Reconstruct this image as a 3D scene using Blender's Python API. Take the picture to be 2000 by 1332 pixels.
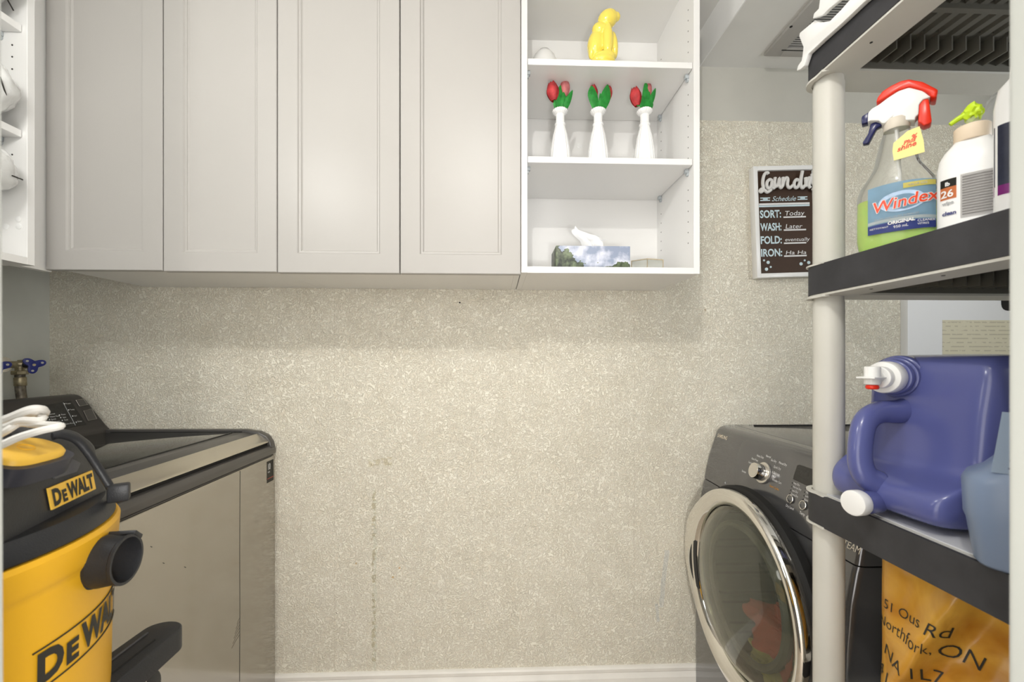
import bpy, bmesh, math, random
from mathutils import Vector, Matrix, noise
random.seed(7)
PI = math.pi
S = bpy.context.scene
for o in list(bpy.data.objects): bpy.data.objects.remove(o)

# ------------------------------------------------------------------ camera
F = 830.0; CZ = 1.22; YAW = math.radians(2.0); HY = 700.0
cd = bpy.data.cameras.new('camera'); cam = bpy.data.objects.new('camera', cd)
S.collection.objects.link(cam); S.camera = cam
cd.sensor_width = 36; cd.lens = 36 * F / 2000; cd.shift_y = (HY - 666) / 2000
cd.clip_start = 0.02
cam.location = (0, 0, CZ); cam.rotation_euler = (PI / 2, 0, -YAW)
cd.dof.use_dof = True; cd.dof.focus_distance = 1.45; cd.dof.aperture_fstop = 6.0
# ------------------------------------------------------------------ light and exposure
S.view_settings.view_transform = 'Standard'; S.view_settings.look = 'None'
S.view_settings.gamma = 1; S.view_settings.exposure = 0.47
S.view_settings.use_curve_mapping = False
w = bpy.data.worlds.new('world'); S.world = w; w.use_nodes = True
w.node_tree.nodes['Background'].inputs[0].default_value = (1.0, 0.97, 0.93, 1)
w.node_tree.nodes['Background'].inputs[1].default_value = 2.4
def light(name, kind, loc, e, size, col=(1, 1, 1), rot=(0, 0, 0), sy=None):
    l = bpy.data.lights.new(name, kind); l.energy = e; l.color = col
    if kind == 'POINT': l.shadow_soft_size = size
    else:
        l.size = size
        if sy: l.shape = 'RECTANGLE'; l.size_y = sy
    o = bpy.data.objects.new(name, l); o.location = loc; o.rotation_euler = rot
    S.collection.objects.link(o); return o
light('room_lamp', 'POINT', (-0.087, -0.10, 2.28), 15.5, 0.012, (1, 0.97, 0.925))
light('camera_flash', 'POINT', (0.14, -0.15, 1.10), 14.5, 0.04, (1, 0.98, 0.955))
light('right_side_lamp', 'POINT', (1.50, 0.48, 1.60), 7.0, 0.06, (0.95, 0.97, 1.0))
light('left_side_fill', 'POINT', (-0.80, 0.36, 2.02), 9.0, 0.10, (1, 0.98, 0.95))  # added fill light for the left doors and wall, no fixture here
light('low_left_fill', 'POINT', (-1.0, 0.50, 1.42), 2.4, 0.15, (1, 0.98, 0.95))  # added weak fill to lift the dim wall under the left cabinets

# ------------------------------------------------------------------ pixel measuring helpers (2000x1332 frame)
c_, s_ = math.cos(YAW), math.sin(YAW)
def ray(px, py):
    dx = (px - 1000) / F; dz = (HY - py) / F
    return Vector((c_ * dx + s_, c_ - s_ * dx, dz))
def P(px, py, X=None, Y=None, Z=None, D=None):
    r = ray(px, py)
    if X is not None: t = X / r.x
    elif Y is not None: t = Y / r.y
    elif Z is not None: t = (Z - CZ) / r.z
    else: t = D
    return Vector((0, 0, CZ)) + r * t
def onplane(px, py, O, n):
    r = ray(px, py); C0 = Vector((0, 0, CZ))
    return C0 + r * ((O - C0).dot(n) / r.dot(n))

# ------------------------------------------------------------------ materials
MATS = {}
def mat(name, col, rough=0.5, metal=0.0, spec=0.5, bump=0, bscale=200, var=0, vscale=8, trans=0, ior=1.45, coat=0, sss=0, alpha=1):
    if name in MATS: return MATS[name]
    m = bpy.data.materials.new(name); m.use_nodes = True
    nt = m.node_tree; b = nt.nodes['Principled BSDF']
    b.inputs['Base Color'].default_value = (*col, 1); b.inputs['Roughness'].default_value = rough
    b.inputs['Metallic'].default_value = metal; b.inputs['Specular IOR Level'].default_value = spec
    b.inputs['Transmission Weight'].default_value = trans; b.inputs['IOR'].default_value = ior
    b.inputs['Coat Weight'].default_value = coat; b.inputs['Subsurface Weight'].default_value = sss
    b.inputs['Alpha'].default_value = alpha
    tc = nt.nodes.new('ShaderNodeTexCoord')
    if bump:
        n = nt.nodes.new('ShaderNodeTexNoise'); n.inputs['Scale'].default_value = bscale; n.inputs['Detail'].default_value = 3
        bp = nt.nodes.new('ShaderNodeBump'); bp.inputs['Strength'].default_value = bump; bp.inputs['Distance'].default_value = 0.002
        nt.links.new(tc.outputs['Object'], n.inputs['Vector']); nt.links.new(n.outputs['Fac'], bp.inputs['Height'])
        nt.links.new(bp.outputs['Normal'], b.inputs['Normal'])
    if var:
        n = nt.nodes.new('ShaderNodeTexNoise'); n.inputs['Scale'].default_value = vscale; n.inputs['Detail'].default_value = 5
        r = nt.nodes.new('ShaderNodeValToRGB')
        r.color_ramp.elements[0].position = 0.3; r.color_ramp.elements[1].position = 0.7
        r.color_ramp.elements[0].color = (*[max(0, c * (1 - var)) for c in col], 1)
        r.color_ramp.elements[1].color = (*[min(1, c * (1 + var)) for c in col], 1)
        nt.links.new(tc.outputs['Object'], n.inputs['Vector']); nt.links.new(n.outputs['Fac'], r.inputs['Fac'])
        nt.links.new(r.outputs['Color'], b.inputs['Base Color'])
    MATS[name] = m; return m
def srgb(r, g, b):
    f = lambda v: ((v / 255 + 0.055) / 1.055) ** 2.4 if v > 10 else v / 255 / 12.92
    return (f(r), f(g), f(b))
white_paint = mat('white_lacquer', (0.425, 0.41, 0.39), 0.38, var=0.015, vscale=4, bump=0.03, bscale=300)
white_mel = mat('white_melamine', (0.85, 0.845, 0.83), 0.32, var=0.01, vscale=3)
wall_paint = mat('wall_paint', (0.56, 0.55, 0.50), 0.75, var=0.05, vscale=5, bump=0.12, bscale=90)
side_paint = mat('side_wall_paint', (0.66, 0.68, 0.64), 0.7, var=0.07, vscale=7, bump=0.1, bscale=60)
ceil_paint = mat('ceiling_paint', (0.78, 0.775, 0.75), 0.8, var=0.03, vscale=5)
trim_paint = mat('trim_paint', (0.84, 0.815, 0.76), 0.42, var=0.05, vscale=11, bump=0.05, bscale=70)
jamb_paint = mat('jamb_paint', (0.37, 0.38, 0.355), 0.5, var=0.02)
floor_m = mat('floor_vinyl', (0.42, 0.36, 0.29), 0.5, var=0.15, vscale=20)
dark = mat('black_plastic', (0.022, 0.023, 0.026), 0.42, bump=0.15, bscale=500)
vdark = mat('matte_black', (0.008, 0.008, 0.008), 0.7)
yellow = mat('yellow_plastic', srgb(236, 180, 40), 0.42, var=0.03, vscale=6)
yel_print = mat('yellow_print', srgb(240, 192, 75), 0.45)
blk_print = mat('black_print', (0.03, 0.028, 0.022), 0.6)
steel_dk = mat('graphite_enamel', (0.155, 0.155, 0.16), 0.17, metal=0.55, bump=0.012, bscale=150, coat=0.5)
steel_pan = mat('stainless_panel', (0.46, 0.435, 0.395), 0.15, metal=0.92, bump=0.02, bscale=25)
steel_hd = mat('brushed_handle', (0.62, 0.58, 0.50), 0.25, metal=0.9, bump=0.02, bscale=60)
chrome = mat('chrome', (0.85, 0.83, 0.79), 0.06, metal=1.0)
silver = mat('silver_knob', (0.72, 0.69, 0.64), 0.25, metal=0.8)
smoke = mat('smoked_glass', (0.016, 0.017, 0.016), 0.05, spec=0.45, coat=0.15)
doorglass = mat('door_glass', (0.60, 0.61, 0.50), 0.02, trans=0.95, ior=1.5, coat=0.1)
rack_w = mat('rack_offwhite', (0.60, 0.59, 0.54), 0.45, var=0.03, vscale=10)
rack_d = mat('rack_charcoal', (0.036, 0.036, 0.040), 0.62, var=0.25, vscale=18, bump=0.1, bscale=90)
rack_u = mat('rack_taupe_slats', (0.13, 0.125, 0.105), 0.6)
white_pl = mat('white_plastic', (0.86, 0.86, 0.85), 0.3)
blue_jug = mat('blue_jug_plastic', srgb(88, 94, 150), 0.24, var=0.02, coat=.25)
grey_jug = mat('greyblue_jug_plastic', srgb(118, 134, 160), 0.33)
clearp = mat('clear_plastic', (0.97, 0.98, 0.97), 0.05, trans=0.95, ior=1.16, coat=0.3)
hazep = mat('hazy_plastic', (0.86, 0.87, 0.86), 0.25, trans=0.75, ior=1.05)
green_liq = mat('green_liquid', srgb(215, 250, 130), 0.12, trans=0.3, ior=1.1, sss=.3)
red_pl = mat('red_plastic', srgb(230, 50, 25), 0.3)
navy = mat('navy_plastic', srgb(28, 32, 84), 0.25)
valve_bl = mat('blue_valve', srgb(38, 48, 128), 0.35)
brass = mat('old_brass', (0.36, 0.31, 0.20), 0.4, metal=0.7, var=0.35, vscale=60)
lime = mat('lime_plastic', srgb(195, 225, 40), 0.4)
beige_pl = mat('beige_collar', srgb(232, 214, 190), 0.5)
milk = mat('milk_glass', (0.90, 0.90, 0.895), 0.12, coat=0.5)
leafm = mat('tulip_leaf', srgb(60, 172, 76), 0.45, var=0.3, vscale=60)
petal = mat('tulip_petal', srgb(244, 84, 88), 0.45, var=0.35, vscale=50)
petal2 = mat('tulip_petal_pink', srgb(252, 150, 150), 0.45, var=0.3, vscale=50)
ceramic_y = mat('yellow_ceramic', srgb(244, 222, 96), 0.12, coat=0.6)
tissue_m = mat('tissue_paper', (0.88, 0.88, 0.88), 0.9)
carton = mat('white_carton', (0.86, 0.87, 0.89), 0.5)
print_w = mat('white_print', (0.80, 0.80, 0.80), 0.6)
print_g = mat('grey_print', (0.42, 0.43, 0.44), 0.6)
print_o = mat('orange_print', srgb(214, 150, 40), 0.6)
sign_br = mat('sign_board_brown', srgb(62, 42, 28), 0.6, var=0.1)
sign_bl = mat('sign_print_pale_blue', srgb(205, 225, 232), 0.6)
gold = mat('gold_wire', (0.80, 0.68, 0.48), 0.3, metal=0.8)
clip_m = mat('clear_clip', (0.60, 0.65, 0.68), 0.15, trans=0.3)
wrap_m = mat('plastic_wrapped_paper', (0.85, 0.86, 0.85), 0.16, bump=0.8, bscale=60, coat=0.4)
cord_w = mat('white_cord', (0.80, 0.78, 0.74), 0.45)
grey_lid = mat('charcoal_console', (0.06, 0.055, 0.052), 0.35, metal=0.25)
gunmetal = mat('washer_frame', (0.12, 0.115, 0.11), 0.32, metal=0.5)
red_cloth = mat('dusty_red_cloth', srgb(205, 92, 74), 0.9, bump=0.5, bscale=300)
olive_cloth = mat('olive_cloth', srgb(205, 198, 120), 0.9, bump=0.5, bscale=300)
drum_m = mat('drum_steel', (0.13, 0.13, 0.12), 0.35, metal=0.7)

def nodes(name):
    m = bpy.data.materials.new(name); m.use_nodes = True
    nt = m.node_tree; b = nt.nodes['Principled BSDF']
    def N(t, **k):
        n = nt.nodes.new('ShaderNode' + t)
        for a, v in k.items():
            if a.startswith('i_'): n.inputs[a[2:].replace('_', ' ')].default_value = v
            else: setattr(n, a, v)
        return n
    return m, nt, b, N, nt.links.new
def math_n(N, L, op, a, b=None, clamp=False):
    n = N('Math', operation=op); n.use_clamp = clamp
    for i, v in enumerate((a, b)):
        if v is None: continue
        if isinstance(v, (int, float)): n.inputs[i].default_value = v
        else: L(v, n.inputs[i])
    return n.outputs[0]

def wallpaper_mat():
    m, nt, b, N, L = nodes('embossed_wallpaper')
    tc = N('TexCoord'); O = tc.outputs['Object']
    n1 = N('TexNoise'); n1.inputs['Scale'].default_value = 92; n1.inputs['Detail'].default_value = 2.0; n1.inputs['Distortion'].default_value = 2.2
    L(O, n1.inputs['Vector'])
    r1 = N('ValToRGB'); r1.color_ramp.elements[0].position = 0.44; r1.color_ramp.elements[1].position = 0.56; L(n1.outputs['Fac'], r1.inputs['Fac'])
    n2 = N('TexNoise'); n2.inputs['Scale'].default_value = 11; n2.inputs['Detail'].default_value = 4; L(O, n2.inputs['Vector'])
    bp = N('Bump'); bp.inputs['Strength'].default_value = 1.0; bp.inputs['Distance'].default_value = 0.0018; L(r1.outputs['Color'], bp.inputs['Height'])
    L(bp.outputs['Normal'], b.inputs['Normal'])
    mx = N('MixRGB'); mx.inputs[1].default_value = (*srgb(234, 227, 210), 1); mx.inputs[2].default_value = (*srgb(249, 245, 230), 1); L(r1.outputs['Color'], mx.inputs[0])
    m2 = N('MixRGB', blend_type='MULTIPLY'); m2.inputs[0].default_value = 1.0; L(mx.outputs[0], m2.inputs[1])
    r2 = N('ValToRGB'); r2.color_ramp.elements[0].position = 0.3; r2.color_ramp.elements[0].color = (0.93, 0.92, 0.90, 1); r2.color_ramp.elements[1].position = 0.7; r2.color_ramp.elements[1].color = (1, 1, 1, 1)
    L(n2.outputs['Fac'], r2.inputs['Fac']); L(r2.outputs['Color'], m2.inputs[2])
    sp = N('SeparateXYZ'); L(O, sp.inputs[0]); X, Z = sp.outputs['X'], sp.outputs['Z']
    col = m2.outputs[0]
    def overlay(col, fac, c):
        k = N('MixRGB'); L(fac, k.inputs[0]); L(col, k.inputs[1]); k.inputs[2].default_value = (*c, 1); return k.outputs[0]
    def band(v, c, hw):   # 1 inside |v-c|<hw
        return math_n(N, L, 'LESS_THAN', math_n(N, L, 'ABSOLUTE', math_n(N, L, 'SUBTRACT', v, c)), hw)
    # strip joins of the paper
    for px in (353, 653, 943, 1239, 1503):
        x = P(px, 700, Y=1.535).x
        col = overlay(col, math_n(N, L, 'MULTIPLY', band(X, x, 0.0009), 0.16), srgb(140, 118, 90))
    # old drip stain down the wall
    ns = N('TexNoise'); ns.inputs['Scale'].default_value = 70; ns.inputs['Detail'].default_value = 3; L(O, ns.inputs['Vector'])
    blot = math_n(N, L, 'GREATER_THAN', ns.outputs['Fac'], 0.50)
    x0 = P(731, 1100, Y=1.535).x
    zt = P(731, 955, Y=1.535).z; zm = P(740, 903, Y=1.535).z
    X2 = math_n(N, L, 'ADD', X, math_n(N, L, 'MULTIPLY', math_n(N, L, 'SUBTRACT', ns.outputs['Fac'], 0.5), 0.03))
    f = math_n(N, L, 'MULTIPLY', band(X2, x0, 0.0065), math_n(N, L, 'LESS_THAN', Z, zt))
    col = overlay(col, math_n(N, L, 'MULTIPLY', f, 0.25), srgb(205, 214, 196))
    col = overlay(col, math_n(N, L, 'MULTIPLY', math_n(N, L, 'MULTIPLY', f, blot), 0.45), srgb(176, 158, 108))
    f = math_n(N, L, 'MULTIPLY', band(X2, x0 + 0.022, 0.042), band(math_n(N, L, 'ADD', Z, math_n(N, L, 'MULTIPLY', n2.outputs['Fac'], 0.05)), zm + 0.025, 0.014))
    col = overlay(col, math_n(N, L, 'MULTIPLY', math_n(N, L, 'MULTIPLY', f, blot), 0.4), srgb(186, 172, 124))
    # torn strips showing bare board
    for (px, ya, yb, wd, lean) in ((1297, 1075, 1187, 0.0085, 0.10), (1284, 1180, 1215, 0.006, -0.12)):
        A = P(px, ya, Y=1.535); B = P(px, yb, Y=1.535)
        zc = (A.z + B.z) / 2; hz = (A.z - B.z) / 2
        xx = math_n(N, L, 'SUBTRACT', X, math_n(N, L, 'MULTIPLY', math_n(N, L, 'SUBTRACT', Z, zc), lean))
        xx = math_n(N, L, 'ADD', xx, math_n(N, L, 'MULTIPLY', math_n(N, L, 'SUBTRACT', n2.outputs['Fac'], 0.5), 0.02))
        q = math_n(N, L, 'MULTIPLY', band(xx, A.x, wd), band(Z, zc, hz))
        col = overlay(col, q, srgb(226, 224, 214))
    for (px, py, rr, c) in ((695, 1101, .003, (200, 160, 90)), (767, 1128, .004, (205, 165, 95)), (780, 1110, .0035, (215, 170, 110)), (1378, 605, .004, (170, 150, 120)), (657, 1198, .0018, (70, 50, 40))):
        A = P(px, py, Y=1.535)
        d = math_n(N, L, 'ADD', math_n(N, L, 'POWER', math_n(N, L, 'SUBTRACT', X, A.x), 2), math_n(N, L, 'POWER', math_n(N, L, 'SUBTRACT', Z, A.z), 2))
        col = overlay(col, math_n(N, L, 'MULTIPLY', math_n(N, L, 'LESS_THAN', d, rr * rr), 0.7), srgb(*c))
    L(col, b.inputs['Base Color']); b.inputs['Roughness'].default_value = 0.6; b.inputs['Specular IOR Level'].default_value = 0.25
    return m
wallpaper = wallpaper_mat()

def landscape_mat(z0, x0):
    m, nt, b, N, L = nodes('misty_landscape_print')
    tc = N('TexCoord'); sp = N('SeparateXYZ'); L(tc.outputs['Object'], sp.inputs[0]); X, Z = sp.outputs['X'], sp.outputs['Z']
    n = N('TexNoise'); n.inputs['Scale'].default_value = 45; n.inputs['Detail'].default_value = 8; L(tc.outputs['Object'], n.inputs['Vector'])
    n2 = N('TexNoise'); n2.inputs['Scale'].default_value = 22; n2.inputs['Detail'].default_value = 4; L(tc.outputs['Object'], n2.inputs['Vector'])
    sky = N('ValToRGB'); e = sky.color_ramp.elements
    e[0].position = 0.42; e[0].color = (*srgb(150, 160, 182), 1); e[1].position = 0.6; e[1].color = (*srgb(222, 224, 236), 1); L(n2.outputs['Fac'], sky.inputs['Fac'])
    # dark trees on the left, falling away to the right
    hgt = math_n(N, L, 'ADD', math_n(N, L, 'MULTIPLY', X, -0.75), -0.014)
    hgt = math_n(N, L, 'ADD', hgt, math_n(N, L, 'MULTIPLY', math_n(N, L, 'SUBTRACT', n.outputs['Fac'], 0.5), 0.09))
    hgt = math_n(N, L, 'MAXIMUM', hgt, math_n(N, L, 'MULTIPLY', math_n(N, L, 'SUBTRACT', n2.outputs['Fac'], 0.52), 0.2))
    t = math_n(N, L, 'LESS_THAN', math_n(N, L, 'SUBTRACT', Z, 0.016), hgt)
    tree = N('ValToRGB'); e = tree.color_ramp.elements
    e[0].color = (*srgb(28, 36, 26), 1); e[1].color = (*srgb(125, 140, 105), 1); e[0].position = .4; e[1].position = .7; L(n.outputs['Fac'], tree.inputs['Fac'])
    k = N('MixRGB'); L(t, k.inputs[0]); L(sky.outputs[0], k.inputs[1]); L(tree.outputs[0], k.inputs[2]); L(k.outputs[0], b.inputs['Base Color'])
    b.inputs['Roughness'].default_value = 0.4
    return m
def paper_mat():
    m, nt, b, N, L = nodes('aged_label_paper')
    tc = N('TexCoord'); sp = N('SeparateXYZ'); L(tc.outputs['Object'], sp.inputs[0])
    n = N('TexNoise'); n.inputs['Scale'].default_value = 60; n.inputs['Detail'].default_value = 5; L(tc.outputs['Object'], n.inputs['Vector'])
    wv = math_n(N, L, 'GREATER_THAN', math_n(N, L, 'SINE', math_n(N, L, 'MULTIPLY', sp.outputs['Z'], 420)), 0.55)
    f = math_n(N, L, 'MULTIPLY', wv, math_n(N, L, 'GREATER_THAN', n.outputs['Fac'], 0.47))
    k = N('MixRGB'); L(math_n(N, L, 'MULTIPLY', f, 0.35), k.inputs[0]); k.inputs[1].default_value = (*srgb(226, 220, 196), 1); k.inputs[2].default_value = (*srgb(150, 140, 118), 1)
    L(k.outputs[0], b.inputs['Base Color']); b.inputs['Roughness'].default_value = 0.7
    return m
def bag_mat():
    m, nt, b, N, L = nodes('amber_plastic_bag')
    tc = N('TexCoord')
    n = N('TexNoise'); n.inputs['Scale'].default_value = 9; n.inputs['Detail'].default_value = 4; n.inputs['Distortion'].default_value = 1; L(tc.outputs['Object'], n.inputs['Vector'])
    r = N('ValToRGB'); e = r.color_ramp.elements; e[0].position = .3; e[0].color = (*srgb(176, 112, 22), 1); e[1].position = .7; e[1].color = (*srgb(226, 176, 74), 1)
    L(n.outputs['Fac'], r.inputs['Fac']); L(r.outputs[0], b.inputs['Base Color']); b.inputs['Roughness'].default_value = 0.28
    bp = N('Bump'); bp.inputs['Strength'].default_value = .5; bp.inputs['Distance'].default_value = .006; L(n.outputs['Fac'], bp.inputs['Height']); L(bp.outputs[0], b.inputs['Normal'])
    return m

# ------------------------------------------------------------------ object helpers
TM = {}
def tag(o, label=None, cat=None, group=None, kind=None):
    if label: o['label'] = label
    if cat: o['category'] = cat
    if group: o['group'] = group
    if kind: o['kind'] = kind
    return o
def thing(name, label, cat, loc=(0, 0, 0), rz=0, group=None):
    o = bpy.data.objects.new(name, None); S.collection.objects.link(o)
    o.empty_display_size = 0.05; o.location = loc; o.rotation_euler = (0, 0, rz)
    TM[o] = Matrix.Translation(loc) @ Matrix.Rotation(rz, 4, 'Z')
    return tag(o, label, cat, group)
def put(name, me, m, parent=None, world=False, angle=35, smooth=True):
    """link mesh `me` as one object; world=True: the vertices are in world space"""
    if isinstance(me, bmesh.types.BMesh):
        bm = me; me = bpy.data.meshes.new(name)
        bmesh.ops.recalc_face_normals(bm, faces=bm.faces); bm.to_mesh(me); bm.free()
    if world and parent is not None: me.transform(full(parent).inverted())
    if smooth and me.polygons:
        me.shade_smooth(); me.set_sharp_from_angle(angle=math.radians(angle))
    if m:
        me.materials.clear(); me.materials.append(m)
    o = bpy.data.objects.new(name, me); S.collection.objects.link(o); o.parent = parent
    TM[o] = Matrix.Identity(4)
    return o
def full(o):
    M = Matrix.Identity(4)
    while o is not None: M = TM.get(o, Matrix.Identity(4)) @ M; o = o.parent
    return M
def copy_tree(o, parent=None):
    c = o.copy(); S.collection.objects.link(c); c.parent = parent; TM[c] = TM[o].copy()
    for ch in [x for x in bpy.data.objects if x.parent == o]: copy_tree(ch, c)
    return c
def join(*bms):
    out = bmesh.new()
    for b in bms:
        t = bpy.data.meshes.new('t'); b.to_mesh(t); out.from_mesh(t); bpy.data.meshes.remove(t); b.free()
    return out
def box(x0, x1, y0, y1, z0, z1, bev=0.0, seg=2):
    bm = bmesh.new(); bmesh.ops.create_cube(bm, size=1)
    for v in bm.verts:
        v.co = Vector(((x0 + x1) / 2 + v.co.x * (x1 - x0), (y0 + y1) / 2 + v.co.y * (y1 - y0), (z0 + z1) / 2 + v.co.z * (z1 - z0)))
    if bev: bmesh.ops.bevel(bm, geom=bm.edges[:], offset=bev, segments=seg, profile=0.5, affect='EDGES', clamp_overlap=True)
    return bm
def bxf(bm, M): bm.transform(M); return bm
def prism(pts, a, b, axis='y', bev=0.0, seg=2):
    """extrude the 2D outline between a and b; axis y: pts=(x,z); x: pts=(y,z); z: pts=(x,y)"""
    bm = bmesh.new()
    def mk(p, d): return {'y': (p[0], d, p[1]), 'x': (d, p[0], p[1]), 'z': (p[0], p[1], d)}[axis]
    A = [bm.verts.new(mk(p, a)) for p in pts]; B = [bm.verts.new(mk(p, b)) for p in pts]
    n = len(pts); bm.faces.new(A); bm.faces.new(B[::-1])
    for i in range(n): bm.faces.new((A[i], B[i], B[(i + 1) % n], A[(i + 1) % n]))
    bmesh.ops.recalc_face_normals(bm, faces=bm.faces)
    if bev:
        bmesh.ops.bevel(bm, geom=bm.edges[:], offset=bev, segments=seg, profile=0.5, affect='EDGES', clamp_overlap=True)
    return bm
def lathe(prof, n=32, M=None, flute=0, nf=12, cap=True):
    """prof: (r,z) list; M places it"""
    bm = bmesh.new(); rings = []
    for (r, z) in prof:
        ring = []
        for i in range(n):
            a = 2 * PI * i / n; rr = max(r, 1e-5) * (1 + flute * math.cos(nf * a))
            ring.append(bm.verts.new((rr * math.cos(a), rr * math.sin(a), z)))
        rings.append(ring)
    for A, B in zip(rings, rings[1:]):
        for i in range(n): bm.faces.new((A[i], A[(i + 1) % n], B[(i + 1) % n], B[i]))
    if cap: bm.faces.new(rings[0][::-1]); bm.faces.new(rings[-1])
    if M: bm.transform(M)
    return bm
def loft(secs, n=32, p=3.0):
    """secs: (cx, cy, z, ax, ay) superellipse sections"""
    bm = bmesh.new(); rings = []
    for s in secs:
        cx, cy, z, ax, ay = s[:5]; q = s[5] if len(s) > 5 else p; ring = []
        for i in range(n):
            a = 2 * PI * i / n; c, t = math.cos(a), math.sin(a)
            ring.append(bm.verts.new((cx + ax * math.copysign(abs(c) ** (2 / q), c), cy + ay * math.copysign(abs(t) ** (2 / q), t), z)))
        rings.append(ring)
    for A, B in zip(rings, rings[1:]):
        for i in range(n): bm.faces.new((A[i], A[(i + 1) % n], B[(i + 1) % n], B[i]))
    bm.faces.new(rings[0][::-1]); bm.faces.new(rings[-1])
    return bm
def spline(pts, k=6, closed=False):
    pts = [Vector(p) for p in pts]; out = []; n = len(pts)
    for i in range(n - (0 if closed else 1)):
        g = lambda j: pts[j % n] if closed else pts[max(0, min(n - 1, j))]
        a, b, c, d = g(i - 1), g(i), g(i + 1), g(i + 2)
        for t in range(k):
            u = t / k
            out.append(0.5 * ((2 * b) + (c - a) * u + (2 * a - 5 * b + 4 * c - d) * u * u + (3 * b - a - 3 * c + d) * u ** 3))
    if not closed: out.append(pts[-1])
    return out
def tube(pts, r, n=10, closed=False, flat=1.0, up=None):
    pts = [Vector(p) for p in pts]; bm = bmesh.new(); rings = []; m = len(pts); ref = Vector(up) if up else None
    for i, p in enumerate(pts):
        a = pts[(i - 1) % m] if closed else pts[max(0, i - 1)]; b = pts[(i + 1) % m] if closed else pts[min(m - 1, i + 1)]
        t = (b - a).normalized()
        if ref is None: ref = Vector((0, 0, 1)) if abs(t.z) < 0.9 else Vector((1, 0, 0))
        s = t.cross(ref)
        if s.length < 1e-6: s = t.orthogonal()
        s.normalize(); u = s.cross(t).normalized()
        if not up: ref = u
        rr = r(i / (m - 1)) if callable(r) else r
        rings.append([bm.verts.new(p + s * math.cos(2 * PI * k / n) * rr + u * math.sin(2 * PI * k / n) * rr * flat) for k in range(n)])
    prs = list(zip(rings, rings[1:])) + ([(rings[-1], rings[0])] if closed else [])
    for A, B in prs:
        for k in range(n): bm.faces.new((A[k], A[(k + 1) % n], B[(k + 1) % n], B[k]))
    if not closed: bm.faces.new(rings[0][::-1]); bm.faces.new(rings[-1])
    return bm
def cyl(p0, p1, r, n=24, bev=0, r2=None):
    p0, p1 = Vector(p0), Vector(p1); d = p1 - p0; h = d.length; r2 = r if r2 is None else r2
    M = Matrix.Translation(p0) @ d.to_track_quat('Z', 'Y').to_matrix().to_4x4()
    if bev: pr = [(r - bev, 0), (r - bev * .3, bev * .3), (r, bev), (r2, h - bev), (r2 - bev * .3, h - bev * .3), (r2 - bev, h)]
    else: pr = [(r, 0), (r2, h)]
    return lathe(pr, n, M)
def frame_m(O, xd, yd):
    x = Vector(xd).normalized(); z = x.cross(Vector(yd)).normalized(); y = z.cross(x)
    M = Matrix((x, y, z)).transposed().to_4x4(); M.translation = Vector(O); return M
def text_bm(body, size, ext=0.0004, sx=1.0, shear=0.0, bold=0.0, align='LEFT', cuts=0):
    c = bpy.data.curves.new('t', 'FONT'); c.body = body; c.size = size; c.extrude = ext; c.shear = shear
    c.offset = bold; c.align_x = align; c.resolution_u = 3
    o = bpy.data.objects.new('t', c); me = bpy.data.meshes.new_from_object(o)
    bm = bmesh.new(); bm.from_mesh(me); bpy.data.objects.remove(o); bpy.data.curves.remove(c); bpy.data.meshes.remove(me)
    for v in bm.verts: v.co.x *= sx
    if cuts:
        x0 = min(v.co.x for v in bm.verts); x1 = max(v.co.x for v in bm.verts); x = x0 + cuts
        while x < x1:
            bmesh.ops.bisect_plane(bm, geom=bm.verts[:] + bm.edges[:] + bm.faces[:], plane_co=(x, 0, 0), plane_no=(1, 0, 0)); x += cuts
    return bm
def warp(bm, f):
    for v in bm.verts: v.co = f(v.co)
    return bm
def lumpy(c, r, seed, amp=0.3, freq=2.5, sub=4):
    bm = bmesh.new(); bmesh.ops.create_icosphere(bm, subdivisions=sub, radius=1)
    for v in bm.verts:
        n = noise.fractal(v.co * freq + Vector((seed, seed * 2.3, 0)), 0.8, 2.0, 3)
        v.co = v.co * (1 + amp * n); v.co = Vector((v.co.x * r[0], v.co.y * r[1], v.co.z * r[2])) + Vector(c)
    return bm
def struct(name, bm, m, parent=None, **k):
    o = put(name, bm, m, parent, **k)
    if parent is None: o['kind'] = 'structure'
    return o

# ================================================================== THE ROOM
WY = 1.54; LX = -1.56; RX = 1.96; CH = 2.42; BZ = 2.295; NY = 0.27
struct('floor', box(LX - .1, RX + .1, -2.4, WY + .1, -.1, 0), floor_m)
struct('ceiling', box(LX - .1, RX + .1, -2.4, WY + .1, CH, CH + .1), ceil_paint)
wb = struct('wall_back', box(LX - .1, RX + .1, WY, WY + .1, 0, CH), wall_paint)
# the paper: one sheet hung over the lower wall, ragged along its top edge
bm = bmesh.new(); top = []; nseg = 160
for i in range(nseg + 1):
    x = LX + (RX - LX) * i / nseg
    top.append((x, P(1480, 237, Y=1.538).z + 0.003 * noise.noise(Vector((x * 60, 0, 0)))))
wp = put('wallpaper', prism([(LX, 0.0), (RX, 0.0)] + top[::-1], WY - .0025, WY + .001, 'y'), wallpaper, wb, smooth=False)
hole = P(898, 591, Y=1.537)
put('nail_hole', lathe([(.0028, 0), (.0028, .0012)], 12, Matrix.Translation((hole.x, WY - .0025, hole.z)) @ Matrix.Rotation(PI / 2, 4, 'X')), vdark, wb)
struct('wall_left', box(LX - .1, LX, 0, WY, 0, CH), side_paint)
struct('wall_right', box(RX, RX + .1, 0, WY, 0, CH), wall_paint)
struct('trim_1', box(.748, RX, NY, WY, BZ, CH), ceil_paint)
struct('trim_2', box(.744, .748, NY, WY, BZ, CH), mat('bulkhead_white', (.90, .90, .89), .35))
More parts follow.
